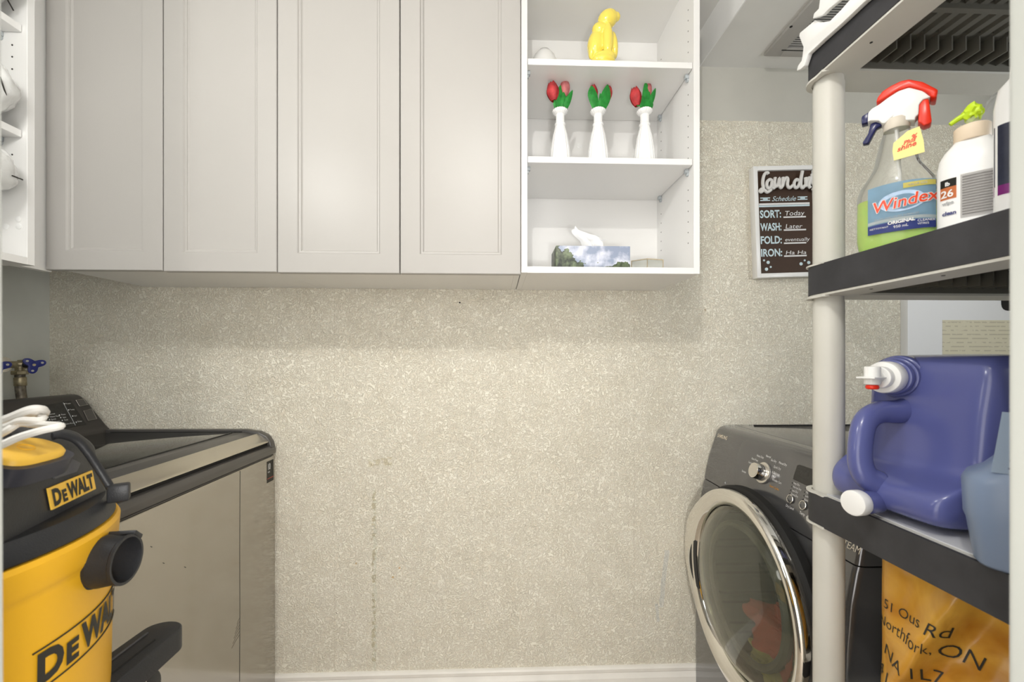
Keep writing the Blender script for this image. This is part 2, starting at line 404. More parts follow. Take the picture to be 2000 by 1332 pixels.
# baseboard with a moulded profile
bp_ = [(0, 0), (-.016, 0), (-.016, .048), (-.015, .052), (-.015, .062), (-.011, .068), (-.0075, .078), (-.0105, .082), (-.0105, .0875), (-.0125, .089), (-.0125, .0935), (-.009, .098), (-.004, .1005), (0, .101)]
struct('baseboard_back', prism([(WY - .0025 + p[0], p[1]) for p in bp_], LX, RX, 'x'), trim_paint, angle=20)
# door opening the picture is taken through
def jamb(n, xa, xb, xo):
    bm = bmesh.new()
    q = [(xa, 0), (xo, 0), (xo, CH), (xb, CH)]
    struct(n, prism(q, NY - .14, NY, 'y', bev=.004), jamb_paint)
jamb('wall_front', -.2955, -.3035, LX)
jamb('wall_front.001', .3362, .3375, RX)

# ================================================================== WALL CABINETS
ZB = 1.462; ZT = 2.37; DY = 1.207; CB = WY - .004
xs = [P(p, 700, Y=DY).x for p in (88, 318, 541, 781, 1018)]
def shaker(x0, x1, z0, z1, y, st, par):
    """door leaf with a stepped frame and recessed panel"""
    bm = bmesh.new(); T = .019
    rings = [(0, 0.0016), (.0016, 0), (st, 0), (st + .0035, .0045), (st + .0075, .0050), (st + .0080, .0068), (st + .0115, .0100)]
    R = []
    for (i, d) in rings:
        R.append([bm.verts.new(c) for c in ((x0 + i, y + d, z0 + i), (x1 - i, y + d, z0 + i), (x1 - i, y + d, z1 - i), (x0 + i, y + d, z1 - i))])
    B = [bm.verts.new(c) for c in ((x0, y + T, z0), (x1, y + T, z0), (x1, y + T, z1), (x0, y + T, z1))]
    R = [B] + R
    for A, C in zip(R, R[1:]):
        for k in range(4): bm.faces.new((A[k], A[(k + 1) % 4], C[(k + 1) % 4], C[k]))
    bm.faces.new(R[-1]); bm.faces.new(B[::-1])
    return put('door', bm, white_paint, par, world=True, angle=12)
def carcass(par, x0, x1, y0, y1, z0, z1, m, back=True):
    t = .018
    put('side_panel', box(x0, x0 + t, y0, y1, z0, z1, .0008, 1), m, par, world=True)
    put('side_panel', box(x1 - t, x1, y0, y1, z0, z1, .0008, 1), m, par, world=True)
    put('bottom_panel', box(x0 + t, x1 - t, y0, y1, z0, z0 + t), m, par, world=True)
    put('top_panel', box(x0 + t, x1 - t, y0, y1, z1 - t, z1), m, par, world=True)
    if back: put('back_panel', box(x0 + t, x1 - t, y1 - .022, y1 - .012, z0 + t, z1 - t), m, par, world=True)
labs = ['left closed white wall cabinet, two panelled doors, above the washer', 'right closed white wall cabinet, two panelled doors, beside the open shelves']
for k in (0, 2):
    x0, x1 = xs[k], xs[k + 2]; dz = 0.001 if k == 0 else -.0005
    t = thing('wall_cabinet', labs[k // 2], 'cabinet', ((x0 + x1) / 2, 1.38, ZB), 0, 'closed wall cabinets')
    carcass(t, x0 + .001, x1 - .001, DY + .021, CB, ZB + .008 + dz, ZT - .002, white_mel)
    for j in (0, 1):
        xm = (xs[k + 1])
        a, b = (x0, xm) if j == 0 else (xm, x1)
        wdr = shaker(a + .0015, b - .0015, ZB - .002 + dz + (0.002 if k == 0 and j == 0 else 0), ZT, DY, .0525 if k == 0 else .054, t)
# open cubby unit
CX0, CX1 = xs[4] + .001, P(1367, 534, Y=1.227).x; CY = 1.227; CZ0 = 1.468
cb = thing('open_shelf_cabinet', 'open white shelf cabinet holding tulip vases and tissue box', 'shelf cabinet', ((CX0 + CX1) / 2, 1.38, CZ0))
carcass(cb, CX0, CX1, CY, CB, CZ0, 2.375, white_mel)
Z1 = 1.808; Z2 = 2.0925
def shelf_clip(x, y, z, par, s):
    bm = join(box(min(x, x + s * .011), max(x, x + s * .011), y - .007, y + .007, z - .012, z, .002, 2), cyl((x, y, z - .015), (x + s * .006, y, z - .015), .006, 12))
    put('shelf_clip', bm, clip_m, par, world=True)
for z in (Z1, Z2):
    sh = put('shelf', box(CX0 + .0195, CX1 - .0195, CY + .006, CB - .024, z - .018, z, .0008, 1), white_mel, cb, world=True)
    for y in (CY + .037, CB - .06):
        shelf_clip(CX1 - .018, y, z - .018, cb, -1); shelf_clip(CX0 + .018, y, z - .018, cb, 1)
hb = []
zz = CZ0 + .10
while zz < 2.3:
    if min(abs(zz - Z1 + .03), abs(zz - Z2 + .03)) > .02:
        for y in (CY + .037, CB - .06):
            hb.append(lathe([(.0021, 0), (.0021, .0006)], 8, Matrix.Translation((CX1 - .0184, y, zz)) @ Matrix.Rotation(PI / 2, 4, 'Y')))
            hb.append(lathe([(.0021, 0), (.0021, .0006)], 8, Matrix.Translation((CX0 + .0178, y, zz)) @ Matrix.Rotation(PI / 2, 4, 'Y')))
    zz += .032
put('peg_holes', join(*hb), mat('hole_shadow', (.12, .11, .10), .9), cb, world=True)['kind'] = 'stuff'
cp = P(1132, 285, Y=CB - .022)
put('cover_cap', lathe([(.008, 0), (.008, .0012), (.006, .002)], 20, Matrix.Translation(cp) @ Matrix.Rotation(PI / 2, 4, 'X')), white_pl, cb, world=True)
# filler strip to the corner unit
tag(put('filler_panel', box(-1.262, -1.2385, 1.139, DY + .02, ZB - .002, ZT, .001, 1), white_mel), 'narrow white filler strip between corner shelf unit and first cabinet', 'filler panel')
# corner shelf unit on the left wall, facing right
lu = thing('corner_shelf_unit', 'open white shelf unit on the left wall with wrapped rolls', 'shelf cabinet', (-1.37, .95, ZB))
LY1 = 1.137; LY0 = .62; LXF = -1.19
put('side_panel', box(LX + .003, LXF, LY1 - .018, LY1, ZB - .004, ZT, .0008, 1), white_mel, lu, world=True)
put('side_panel', box(LX + .003, LXF, LY0, LY0 + .018, ZB - .004, ZT, .0008, 1), white_mel, lu, world=True)
put('bottom_panel', box(LX + .003, LXF, LY0 + .018, LY1 - .018, ZB - .004, ZB + .014), white_mel, lu, world=True)
put('top_panel', box(LX + .003, LXF, LY0 + .018, LY1 - .018, ZT - .018, ZT), white_mel, lu, world=True)
put('back_panel', box(LX + .003, LX + .012, LY0 + .018, LY1 - .018, ZB + .014, ZT - .018), white_mel, lu, world=True)
LZ1, LZ2 = 1.797, 2.063
for z in (LZ1, LZ2):
    put('shelf', box(LX + .02, LXF - .012, LY0 + .0195, LY1 - .0195, z - .018, z, .0008, 1), white_mel, lu, world=True)
    put('shelf_clip', join(box(-1.262, -1.246, LY1 - .029, LY1 - .018, z - .030, z - .018, .002, 2), cyl((-1.254, LY1 - .018, z - .033), (-1.254, LY1 - .024, z - .033), .006, 12)), clip_m, lu, world=True)
hb = []
for py in (88, 111, 135, 302):
    q = P(24, py, Y=LY1 - .018)
    hb.append(lathe([(.0022, 0), (.0022, .0006)], 8, Matrix.Translation(q) @ Matrix.Rotation(PI / 2, 4, 'X')))
put('peg_holes', join(*hb), blk_print, lu, world=True)['kind'] = 'stuff'
for (px, py) in ((36, 428), (37, 442), (12, 443)):
    q = P(px, py, Y=LY1 - .018)
    put('cover_cap', lathe([(.0075, 0), (.0075, .0012), (.0055, .002)], 18, Matrix.Translation(q) @ Matrix.Rotation(PI / 2, 4, 'X')), white_pl, lu, world=True)
def wrapped(c, r, seed, label, mark=None):
    t = thing('wrapped_roll', label, 'wrapped paper pack', c, 0, 'plastic wrapped white packs on the left shelves')
    put('pack', lumpy((0, 0, 0), r, seed, .09, 1.9, 4), wrap_m, t)
    if mark:
        def hit(px, py):
            r_ = ray(px, py); C0 = Vector((0, 0, CZ)) - Vector(c); q = [C0[i] / r[i] for i in range(3)]; d = [r_[i] / r[i] for i in range(3)]
            A_ = sum(x * x for x in d); B_ = 2 * sum(x * y for x, y in zip(q, d)); C_ = sum(x * x for x in q) - 1.06; k = B_ * B_ - 4 * A_ * C_
            return Vector((0, 0, CZ)) + r_ * ((-B_ - math.sqrt(max(0, k))) / (2 * A_))
        a, b = hit(*mark[0]), hit(*mark[1])
        put('black_mark', tube([a, (a + b) / 2, b], .0016, 6), blk_print, t, world=True)
wrapped((-1.236, 1.024, LZ2 + .078), (.088, .086, .078), 1, 'white plastic-wrapped pack on the top left shelf', ((15, 0), (26, 20)))
wrapped((-1.236, 1.024, LZ1 + .073), (.088, .086, .073), 5, 'white plastic-wrapped pack on the middle left shelf, glossy highlights', ((0, 150), (12, 186)))
wrapped((-1.236, 1.024, 1.672), (.088, .086, .070), 9, 'lowest white plastic-wrapped pack, short black bar on its side', ((24, 343), (44, 351)))
put('stacked_roll', lathe([(.05, 0), (.052, .004), (.052, .125), (.05, .13)], 28, Matrix.Translation((-1.29, .97, ZB + .014))), wrap_m)
tag(bpy.data.objects['stacked_roll'], 'white roll under the lowest wrapped pack, left of the frame', 'paper roll')

# ================================================================== THINGS ON THE OPEN SHELVES
def vase(px, label, seed):
    y = 1.315; p = P(px, 300, Y=y)
    t = thing('bud_vase', label, 'vase', (p.x, y, Z1), 0, 'white milk glass bud vases with tulips')
    H = P(px, 216, Y=y).z - Z1
    k = H / .165
    prof = [(.030, 0), (.031, .004), (.028, .008), (.0285, .018), (.0262, .022), (.0225, .055), (.0175, .092), (.0138, .118), (.0128, .121), (.0150, .1235), (.0152, .1265), (.0125, .129), (.0118, .133), (.0118, .148), (.0125, .152), (.0185, .156), (.0215, .1595), (.0222, .1625), (.0205, .165), (.012, .165), (.0105, .160), (.010, .12)]
    put('vase_body', lathe([(r * (1.28 if z < .118 else 1.08), z * k) for r, z in prof], 72, None, .028, 18), milk, t)
    return t, H
def tulip_head(t, x, y, z, h, r, m, ang, seed):
    M = Matrix.Translation((x, y, z)) @ Matrix.Rotation(ang, 4, 'Y')
    b = []
    for k in range(6):
        a = k * PI / 3 + seed; off = .25 if k % 2 else .0
        bm = bmesh.new(); rows = []
        for i in range(7):
            u = i / 6; zz = h * u * (1.0 if k % 2 else .94)
            rad = r * (math.sin(PI * (0.10 + 0.78 * u)) ** .75) * (1 - off * .35)
            wd = r * 1.05 * math.sin(PI * min(1, .12 + .85 * u)) ** .8 * (1 if u < 1 else .15)
            row = []
            for j in range(5):
                vv = (j - 2) / 2; aa = a + vv * wd / max(rad, .004) * .8
                aa = max(a - 1.1, min(a + 1.1, aa))
                row.append(bm.verts.new((rad * math.cos(aa), rad * math.sin(aa), zz)))
            rows.append(row)
        for A, B in zip(rows, rows[1:]):
            for j in range(4): bm.faces.new((A[j], A[j + 1], B[j + 1], B[j]))
        bmesh.ops.solidify(bm, geom=bm.faces[:], thickness=.0007)
        bm.transform(M); b.append(bm)
    hd = put('tulip', join(*b), m, t)
    base = Vector((x, y, z)); put('stem', tube(spline([(base.x * .1, 0, HV - .03), (base.x * .4, base.y * .5, HV + .008), base + Vector((0, 0, .002))], 5), .0022, 8), leafm, hd)
def leaf(t, pts, wd, side):
    bm = bmesh.new(); rows = []; sp = spline(pts, 5); n = len(sp)
    for i, p in enumerate(sp):
        u = i / (n - 1); w_ = wd * (math.sin(PI * (.12 + .86 * u)) ** .8) * (1 if u < .99 else .1) * (.6 + .5 * math.sin(PI * u))
        d = Vector((math.cos(side), math.sin(side), 0))
        rows.append([bm.verts.new(p - d * w_), bm.verts.new(p + Vector((-d.y, d.x, 0)) * -.0035 * math.sin(PI * u)), bm.verts.new(p + d * w_)])
    for A, B in zip(rows, rows[1:]):
        for j in (0, 1): bm.faces.new((A[j], A[j + 1], B[j + 1], B[j]))
    bmesh.ops.solidify(bm, geom=bm.faces[:], thickness=.0007)
    put('leaf', bm, leafm, t)
K = 1.315 * .985 / F   # metres per pixel at the vases
tulips = [
 (1094, 'leftmost vase, one red and one tall pink tulip', [(-13, -17, 33, 11, petal, -.25), (9, -29, 30, 9, petal2, .05)], [((-2, 0), (-3, -20), (0, -47), 6, 0.2), ((9, 4), (13, -14), (24, -38), 5, .1), ((-9, 2), (-11, -8), (-9, -16), 3, .3), ((3, -2), (6, -16), (6, -34), 4, .0)]),
 (1168, 'middle vase, tulips half hidden behind two broad leaves', [(-8, -22, 28, 8, petal, -.1), (20, -25, 28, 8, petal, .2)], [((-5, 0), (-12, -25), (-14, -46), 7, 0), ((8, 0), (13, -22), (18, -49), 8, .2), ((2, 0), (3, -15), (3, -32), 3, .4)]),
 (1259, 'rightmost vase, low red tulip left and pink tulip high right', [(-17, -7, 33, 10, petal, -.3), (6, -25, 31, 7, petal2, .05)], [((0, 2), (1, -25), (0, -55), 6, 0), ((8, 0), (13, -22), (20, -42), 4, .2), ((-8, 2), (-6, -14), (-5, -28), 5, .1), ((4, 2), (8, -8), (10, -20), 6, .3)])]
for (px, lb, heads, leaves) in tulips:
    t, HV = vase(px, 'white milk glass bud vase, ' + lb, px)
    for i, (dx, dy, h, r, m, a) in enumerate(heads):
        tulip_head(t, dx * K, .004 * (1 if i else -1) - (0.004 if px != 1168 else -.008), HV - dy * K - .002, h * K * 1.15, r * K * 1.15, m, a * .5, i)
    for (p0, p1, p2, wd, sd) in leaves:
        q = [Vector((p[0] * K, -.010, HV - p[1] * K)) for p in (p0, p1, p2)]
        q[0] = Vector((p0[0] * K * .6, -.004, HV - .012)); leaf(t, q, wd * K * 1.3, sd)
# yellow figurine: joined volumes, remeshed into one skin
fp = P(1178, 105, Y=1.315); fg = thing('figurine', 'glossy yellow ceramic figurine of a crouching figure', 'figurine', (fp.x, 1.315, Z2))
U = 1.315 / F; zoff = P(1178, 108, Y=1.315).z - Z2
parts = [((9, 0, 71), (21, 16, 17), -.6), ((-6, 2, 50), (16, 14, 14), .3), ((25, 0, 76), (9, 9, 9), 0), ((-13, 6, 24), (17, 17, 29), .12), ((-3, 6, 44), (15, 14, 13), 0), ((7, -8, 26), (10, 10, 34), .0), ((21, 0, 20), (8, 11, 27), -.1), ((5, 2, 50), (9, 9, 14), 0), ((-22, 2, 15), (7, 9, 22), .1), ((3, 0, -4), (22, 16, 9), 0), ((0, 0, -12), (24, 17, 12), 0)]
b = []
for (c, r, a) in parts:
    bm = bmesh.new(); bmesh.ops.create_uvsphere(bm, u_segments=20, v_segments=14, radius=1)
    bm.transform(Matrix.Translation((c[0] * U, c[1] * U, c[2] * U + zoff)) @ Matrix.Rotation(a, 4, 'Y') @ Matrix.Diagonal((r[0] * U, r[1] * U, r[2] * U, 1))); b.append(bm)
fo = put('figure', join(*b), ceramic_y, fg, angle=180)
md = fo.modifiers.new('r', 'REMESH'); md.mode = 'VOXEL'; md.voxel_size = .0022; md.use_smooth_shade = True
md = fo.modifiers.new('s', 'SMOOTH'); md.factor = .5; md.iterations = 4
zf = min((c[2] - r[2]) * U + zoff for c, r, a in parts)
put('base', lathe([(.028, 0), (.030, .002), (.030, max(.006, zf + .006)), (.027, max(.008, zf + .009))], 28, None), ceramic_y, fg)
bp2 = P(1063, 100, Y=1.42)
tag(put('white_bowl', lathe([(.012, 0), (.03, .004), (.045, .02), (.052, .036), (.05, .04), (.038, .052), (.02, .060), (.002, .062)], 32, Matrix.Translation((bp2.x, 1.42, Z2)) @ Matrix.Diagonal((.95, .95, (P(1063, 97, Y=1.42).z - Z2) / .062, 1))), milk), 'white domed dish at the back left of the top open shelf', 'dish')
# tissue box
tb0, tb1 = P(1086, 500, Y=1.30), P(1231, 500, Y=1.30); ZF = CZ0 + .018; th = P(1150, 480, Y=1.30).z - ZF
tb = thing('tissue_box', 'tissue box printed with misty trees, tissue sticking out', 'tissue box', ((tb0.x + tb1.x) / 2, 1.30, ZF))
hw = (tb1.x - tb0.x) / 2
put('carton', box(-hw, hw, 0, .11, 0, th, .0015, 2), landscape_mat(0, 0), tb)
put('opening_rim', loft([(0, .055, th, .06, .022, 2), (0, .055, th + .0008, .058, .021, 2)], 32), white_pl, tb)
bm = bmesh.new(); rows = []
outl = [(0.012, .0, .028, .020), (.012, .018, .03, .016), (.004, .034, .034, .012), (-.010, .043, .040, .008), (-.028, .050, .030, .006), (-.042, .060, .016, .004), (-.046, .072, .004, .002)]
for i, (cx, z, wd, wob) in enumerate(outl):
    row = []
    for j in range(9):
        v = (j - 4) / 4
        row.append(bm.verts.new((cx + v * wd, .055 + wob * math.sin(v * 5 + i * .7), th + z + .006 * math.cos(v * 4 + i) * (i > 0))))
    rows.append(row)
for A, B in zip(rows, rows[1:]):
    for j in range(8): bm.faces.new((A[j], A[j + 1], B[j + 1], B[j]))
bmesh.ops.subdivide_edges(bm, edges=bm.edges[:], cuts=1, use_grid_fill=True, smooth=.6)
bmesh.ops.solidify(bm, geom=bm.faces[:], thickness=.0006)
put('tissue', bm, tissue_m, tb, angle=60)
# little glass box with gilt edges
g0, g1 = P(1236, 510, Y=1.33), P(1305, 510, Y=1.33)
gb = thing('trinket_box', 'small low glass trinket box with gold wire edges', 'trinket box', ((g0.x + g1.x) / 2, 1.36, ZF))
gr = (g1.x - g0.x) / 2; gh = P(1270, 504, Y=1.33).z - ZF
hexa = [(gr * math.cos(a), gr * .8 * math.sin(a)) for a in [i * PI / 3 + .25 for i in range(6)]]
put('glass', prism([(x * .98, y * .98) for x, y in hexa], .002, gh - .004, 'z'), mat('trinket_glass', (.82, .84, .80), .15, trans=.6, ior=1.2), gb, smooth=False)
b = []
for z in (.0015, gh - .006): b.append(tube([(x, y, z) for x, y in hexa], .0015, 6, closed=True))
b.append(tube([(x * .62, y * .62, gh - .0015) for x, y in hexa], .0015, 6, closed=True))
for x, y in hexa: b.append(cyl((x, y, .001), (x, y, gh - .006), .0014, 6)); b.append(cyl((x, y, gh - .006), (x * .62, y * .62, gh - .0015), .0013, 6))
put('gold_edge', join(*b), gold, gb)

# ================================================================== SIGN ON THE BACK WALL
sy = 1.512
SO = P(1470, 325.5, Y=sy); rot = math.radians(2.1)
sg = thing('laundry_sign', 'brown laundry schedule sign in a white wooden frame', 'sign', (SO.x, sy, SO.z))
TM[sg] = Matrix.Translation((SO.x, sy, SO.z)) @ Matrix.Rotation(-rot, 4, 'Y'); sg.rotation_euler = (0, -rot, 0)
SM = full(sg); n_s = Vector((0, -1, 0))
def sgn(px, py):   # picture position -> place on the sign face
    q = SM.inverted() @ onplane(px, py, Vector((SO.x, sy, SO.z)), n_s); return q
W_ = .238; BL = sgn(1478, 543); Hh = -BL.z
put('board', box(.012, W_ - .012, .006, .012, -Hh + .012, -.012), sign_br, sg)
ft = .0155
for q in ((0, ft, -Hh, 0), (W_ - ft, W_, -Hh, 0), (ft, W_ - ft, -ft, 0), (ft, W_ - ft, -Hh, -Hh + ft)):
    put('frame_rail', box(q[0], q[1], -.004, .0255, q[2], q[3], .0012), white_pl, sg)
def scr(cx, cy): return sgn(1460 + cx / 5.55, 310 + cy / 5.55)
strokes = [
 [(212, 178), (198, 162), (172, 175), (155, 220), (150, 280), (156, 330), (140, 368), (122, 362), (135, 338), (168, 350), (200, 372), (240, 345)],
 [(246, 245), (222, 236), (198, 262), (194, 305), (214, 332), (240, 305), (252, 250), (248, 305), (266, 330), (284, 305)],
 [(284, 215), (276, 270), (288, 312), (312, 290), (330, 222), (326, 290), (346, 326), (362, 300)],
 [(368, 212), (362, 312), (378, 250), (404, 216), (420, 236), (416, 292), (438, 326), (476, 296)],
 [(538, 246), (512, 236), (490, 268), (492, 312), (520, 322), (548, 270), (578, 145), (566, 210), (560, 292), (578, 328), (602, 300)],
 [(612, 214), (616, 316), (622, 262), (646, 218), (660, 232), (648, 300), (664, 326)],
 [(682, 176), (680, 246), (694, 282), (716, 262), (726, 176), (730, 268), (722, 338), (700, 350), (690, 330)]]
b = []
for st in strokes:
    pts = [scr(*q) for q in st]
    b.append(tube(spline([(p.x, -.008, p.z) for p in pts], 5), .0056, 10, flat=1.0))
put('laundry_lettering', join(*b), mat('sign_letters_white', (.74, .73, .71), .6), sg)
def sign_text(body, cx, cy, cw, ch, m, shear=0, bold=0.0):
    """text fitted to the crop rectangle"""
    a = scr(cx, cy + ch); bm = text_bm(body, 1.0, .0, 1.0, shear, bold)
    xs_ = [v.co.x for v in bm.verts]; ys_ = [v.co.y for v in bm.verts]; x0, x1, y0, y1 = min(xs_), max(xs_), min(ys_), max(ys_)
    e = scr(cx + cw, cy); sx = (e.x - a.x) / (x1 - x0); sz = abs(e.z - a.z) / (y1 - y0)
    warp(bm, lambda v: Vector((a.x + (v.x - x0) * sx, .0052, a.z + (v.y - y0) * sz)))
    put('lettering', bm, m, sg, smooth=False)
for (tx, cy) in (('SORT:', 548), ('WASH:', 688), ('FOLD:', 830), ('IRON:', 968)): sign_text(tx, 146 + (cy - 548) * .03, cy, 226, 92, sign_bl, 0, .028)
for (tx, cx, cy, cw, ch) in (('Today', 420, 556, 208, 72), ('Later', 424, 700, 182, 54), ('eventually', 420, 846, 266, 58), ('Ha Ha', 426, 988, 222, 48)): sign_text(tx, cx, cy, cw, ch, print_w, .15)
sign_text('Schedule', 275, 396, 262, 60, sign_bl, .45)
def sign_bar(cx0, cy0, cx1, cy1, m):
    a, e = scr(cx0, cy0), scr(cx1, cy1); put('printed_line', box(a.x, e.x, .0048, .0062, e.z, a.z), m, sg)
for (cy, x0, x1) in ((622, 400, 644), (762, 404, 646), (905, 406, 648), (1045, 408, 652)): sign_bar(x0, cy, x1, cy + 8, print_w)
sign_bar(134, 480, 684, 490, print_w); sign_bar(134, 500, 684, 507, sign_bl)
for (x0, y0) in ((148, 416), (554, 404)):
    for (a0, b0, a1, b1) in ((0, 0, 106, 8), (0, 26, 106, 34), (30, 8, 80, 26)): sign_bar(x0 + a0, y0 + b0, x0 + a1, y0 + b1, sign_bl)
for (cx, cy, r) in ((189, 1098, 11), (234, 1120, 18), (262, 1170, 11), (216, 1194, 18), (592, 1136, 18), (631, 1098, 11), (675, 1122, 18)):
    q = scr(cx, cy); put('printed_dot', lathe([(r / 5.55 / F * 1.53, 0), (r / 5.55 / F * 1.53, .0012)], 16, Matrix.Translation((q.x, .0062, q.z)) @ Matrix.Rotation(PI / 2, 4, 'X')), sign_bl, sg)

# ================================================================== CEILING VENT
v0 = P(1492, 103.5, Z=BZ); vx0, vy1 = v0.x, v0.y; vx1, vy0 = vx0 + .31, vy1 - .31
vt = thing('ceiling_vent', 'white slatted vent grille under the ceiling bulkhead', 'vent', ((vx0 + vx1) / 2, (vy0 + vy1) / 2, BZ))
fw = .055
put('vent_frame', join(box(vx0, vx0 + fw, vy0, vy1, BZ - .012, BZ, .002), box(vx1 - fw, vx1, vy0, vy1, BZ - .012, BZ, .002), box(vx0 + fw, vx1 - fw, vy0, vy0 + fw, BZ - .012, BZ, .002), box(vx0 + fw, vx1 - fw, vy1 - fw * .75, vy1, BZ - .012, BZ, .002)), white_paint, vt, world=True)
put('duct', box(vx0 + fw, vx1 - fw, vy0 + fw, vy1 - fw * .75, BZ - .0015, BZ - .0005), mat('duct_grey', (.25, .25, .24), .8), vt, world=True)
y = vy0 + fw + .004
while y < vy1 - fw * .75 - .004:
    put('slat', bxf(box(-(vx1 - vx0) / 2 + fw, (vx1 - vx0) / 2 - fw, -.0035, .0035, -.0012, .0012), Matrix.Translation(((vx0 + vx1) / 2, y, BZ - .0075)) @ Matrix.Rotation(.5, 4, 'X')), white_paint, vt, world=True); y += .0095
put('slot', box(vx0 + .042, vx1 - .03, vy1 - .034, vy1 - .030, BZ - .0125, BZ - .0119), vdark, vt, world=True)
q = P(1545, 52, Z=BZ - .012); put('screw_hole', lathe([(.0045, 0), (.0045, .001)], 14, Matrix.Translation((q.x, q.y, BZ - .0128))), vdark, vt, world=True)

# ================================================================== WATER TAPS ON THE LEFT WALL
def tap(px, py, label, pipe=True):
    a = P(px, py, X=LX + .055)
    t = thing('water_tap', label, 'tap', (LX, a.y, a.z), 0, 'blue handled water taps')
    x0, y0, z0 = LX, a.y, a.z
    put('flange', lathe([(.024, 0), (.024, .003), (.012, .006)], 20, Matrix.Translation((LX, y0, z0)) @ Matrix.Rotation(PI / 2, 4, 'Y')), chrome, t, world=True)
    put('valve_body', join(cyl((LX + .004, y0, z0), (LX + .056, y0, z0), .011, 16, .002), cyl((LX + .045, y0 - .002, z0), (LX + .062, y0 + .016, z0 + .002), .0145, 16, .002), cyl((LX + .05, y0, z0), (LX + .05, y0, z0 - .02), .011, 14)), brass, t, world=True)
    put('hex_nut', lathe([(.018, 0), (.0195, .002), (.0195, .011), (.018, .013)], 6, Matrix.Translation((LX + .05, y0, z0 - .032))), brass, t, world=True, smooth=False)
    c = Vector((LX + .088, y0 + .004, z0 - .001)); nrm = (Vector((0, 0, CZ)) - c); nrm.z = 0; nrm.normalize(); nrm = (nrm + Vector((.35, 0, 0))).normalized()
    put('valve_stem', cyl((LX + .055, y0 + .004, z0), c, .0095, 14), dark, t, world=True)
    ud = nrm.cross(Vector((0, 0, 1))).normalized(); M = frame_m(c, ud * -1, (0, 0, 1))
    pts = []
    for i in range(48):
        an = 2 * PI * i / 48; r = .0205 + .0078 * math.cos(3 * (an - .35)); pts.append((r * math.cos(an), r * math.sin(an)))
    h = put('handle', bxf(prism(pts, -.005, .005, 'z', bev=.0015), M), valve_bl, t, world=True)
    put('screw', bxf(lathe([(.004, .0), (.004, .0065)], 10), M), brass, h, world=True)
    hz = []
    for k in range(3):
        an = .35 + k * 2 * PI / 3; hz.append(bxf(lathe([(.0034, 0), (.0034, .0056)], 10, Matrix.Translation((.019 * math.cos(an), .019 * math.sin(an), 0))), M))
    put('handle_hole', join(*hz), wall_paint, h, world=True)
    put('hose', tube(spline([(LX + .05, y0, z0 - .03), (LX + .052, y0, z0 - .08), (LX + .058, y0 + .002, z0 - .16), (LX + .058, y0 + .004, z0 - .4)], 6), .0125, 14), mat('hose_old', (.16, .14, .11), .4, metal=.4, var=.6, vscale=70), t, world=True)
    put('hose_crimp', cyl((LX + .0505, y0, z0 - .040), (LX + .052, y0, z0 - .068), .0145, 14, .002), brass, t, world=True)
tap(42, 712, 'water tap with blue handle above the right end of washer console')
tap(-30, 716, 'water tap with blue handle at the left picture edge')

# ================================================================== WASHER
WXF = -.782; WY0, WY1 = .85, 1.530; WXB = -1.515
ws = thing('washing_machine', 'dark grey top-loading washer with smoked glass lid', 'washing machine', ((WXF + WXB) / 2, (WY0 + WY1) / 2, 0))
zt = .885
put('body', box(WXB, WXF - .004, WY0 + .002, WY1 - .002, .03, zt, .006, 3), gunmetal, ws, world=True)
put('front_panel', box(WXF - .03, WXF, WY0, WY1, .04, zt - .004, .007, 4), steel_pan, ws, world=True)
for y in (WY0 + .05, WY1 - .05):
    for x in (WXB + .06, WXF - .08): put('foot', cyl((x, y, 0), (x, y, .035), .022, 14), dark, ws, world=True)
# top deck: profile X-Z extruded along Y
deck = [(WXF + .002, zt + .0015), (WXF + .002, zt + .018), (WXF - .004, zt + .031), (WXF - .020, zt + .035), (WXF - .030, zt + .05), (-1.30, .948), (WXB, .95), (WXB, zt + .0015)]
put('top_deck', prism(deck, WY0, WY1, 'y', bev=.003), gunmetal, ws, world=True)
# raised rim around the lid: right and left rails following a curved crown
rail = [(WXF + .001, zt + .022), (WXF - .004, zt + .045), (WXF - .018, zt + .066), (WXF - .045, zt + .080), (WXF - .09, zt + .088), (-1.33, .975), (WXB + .01, .975), (WXB + .01, .94), (WXF - .02, zt + .02)]
for (a, bb) in ((WY1 - .028, WY1 - .001), (WY0 + .001, WY0 + .028)):
    put('side_rail', prism(rail, a, bb, 'y', bev=.004), gunmetal, ws, world=True, angle=60)
lid = put('lid', prism([(-1.335, .958), (-1.335, .966), (WXF - .085, .9655), (WXF - .048, .957), (WXF - .05, .947), (-1.30, .947)], WY0 + .03, WY1 - .031, 'y', bev=.0015), gunmetal, ws, world=True)
put('glass_panel', prism([(-1.325, .9655), (-1.325, .9695), (WXF - .118, .9690), (WXF - .118, .962)], WY0 + .05, WY1 - .052, 'y', bev=.001), smoke, lid, world=True)
put('lid_gap', box(-1.32, WXF - .10, WY1 - .033, WY1 - .0265, .955, .9675), vdark, ws, world=True)
put('lid_handle', prism([(WXF - .050, .9585), (WXF - .048, .9605), (WXF - .012, .9355), (WXF - .008, .930), (WXF - .012, .9275), (WXF - .055, .949)], WY0 + .012, WY1 - .014, 'y', bev=.001), steel_hd, ws, world=True, angle=20)
put('handle_recess', prism([(WXF - .05, .944), (WXF - .014, .9275), (WXF - .0165, .916), (WXF - .06, .925)], WY0 + .02, WY1 - .02, 'y'), vdark, ws, world=True)
# console
cn_prof = [(WXB, .95), (-1.335, .955), (-1.337, .972), (-1.352, .984), (-1.398, 1.080), (-1.408, 1.094), (-1.425, 1.1005), (WXB, 1.092)]
bm = prism(cn_prof, WY0, WY1 - .004, 'y')
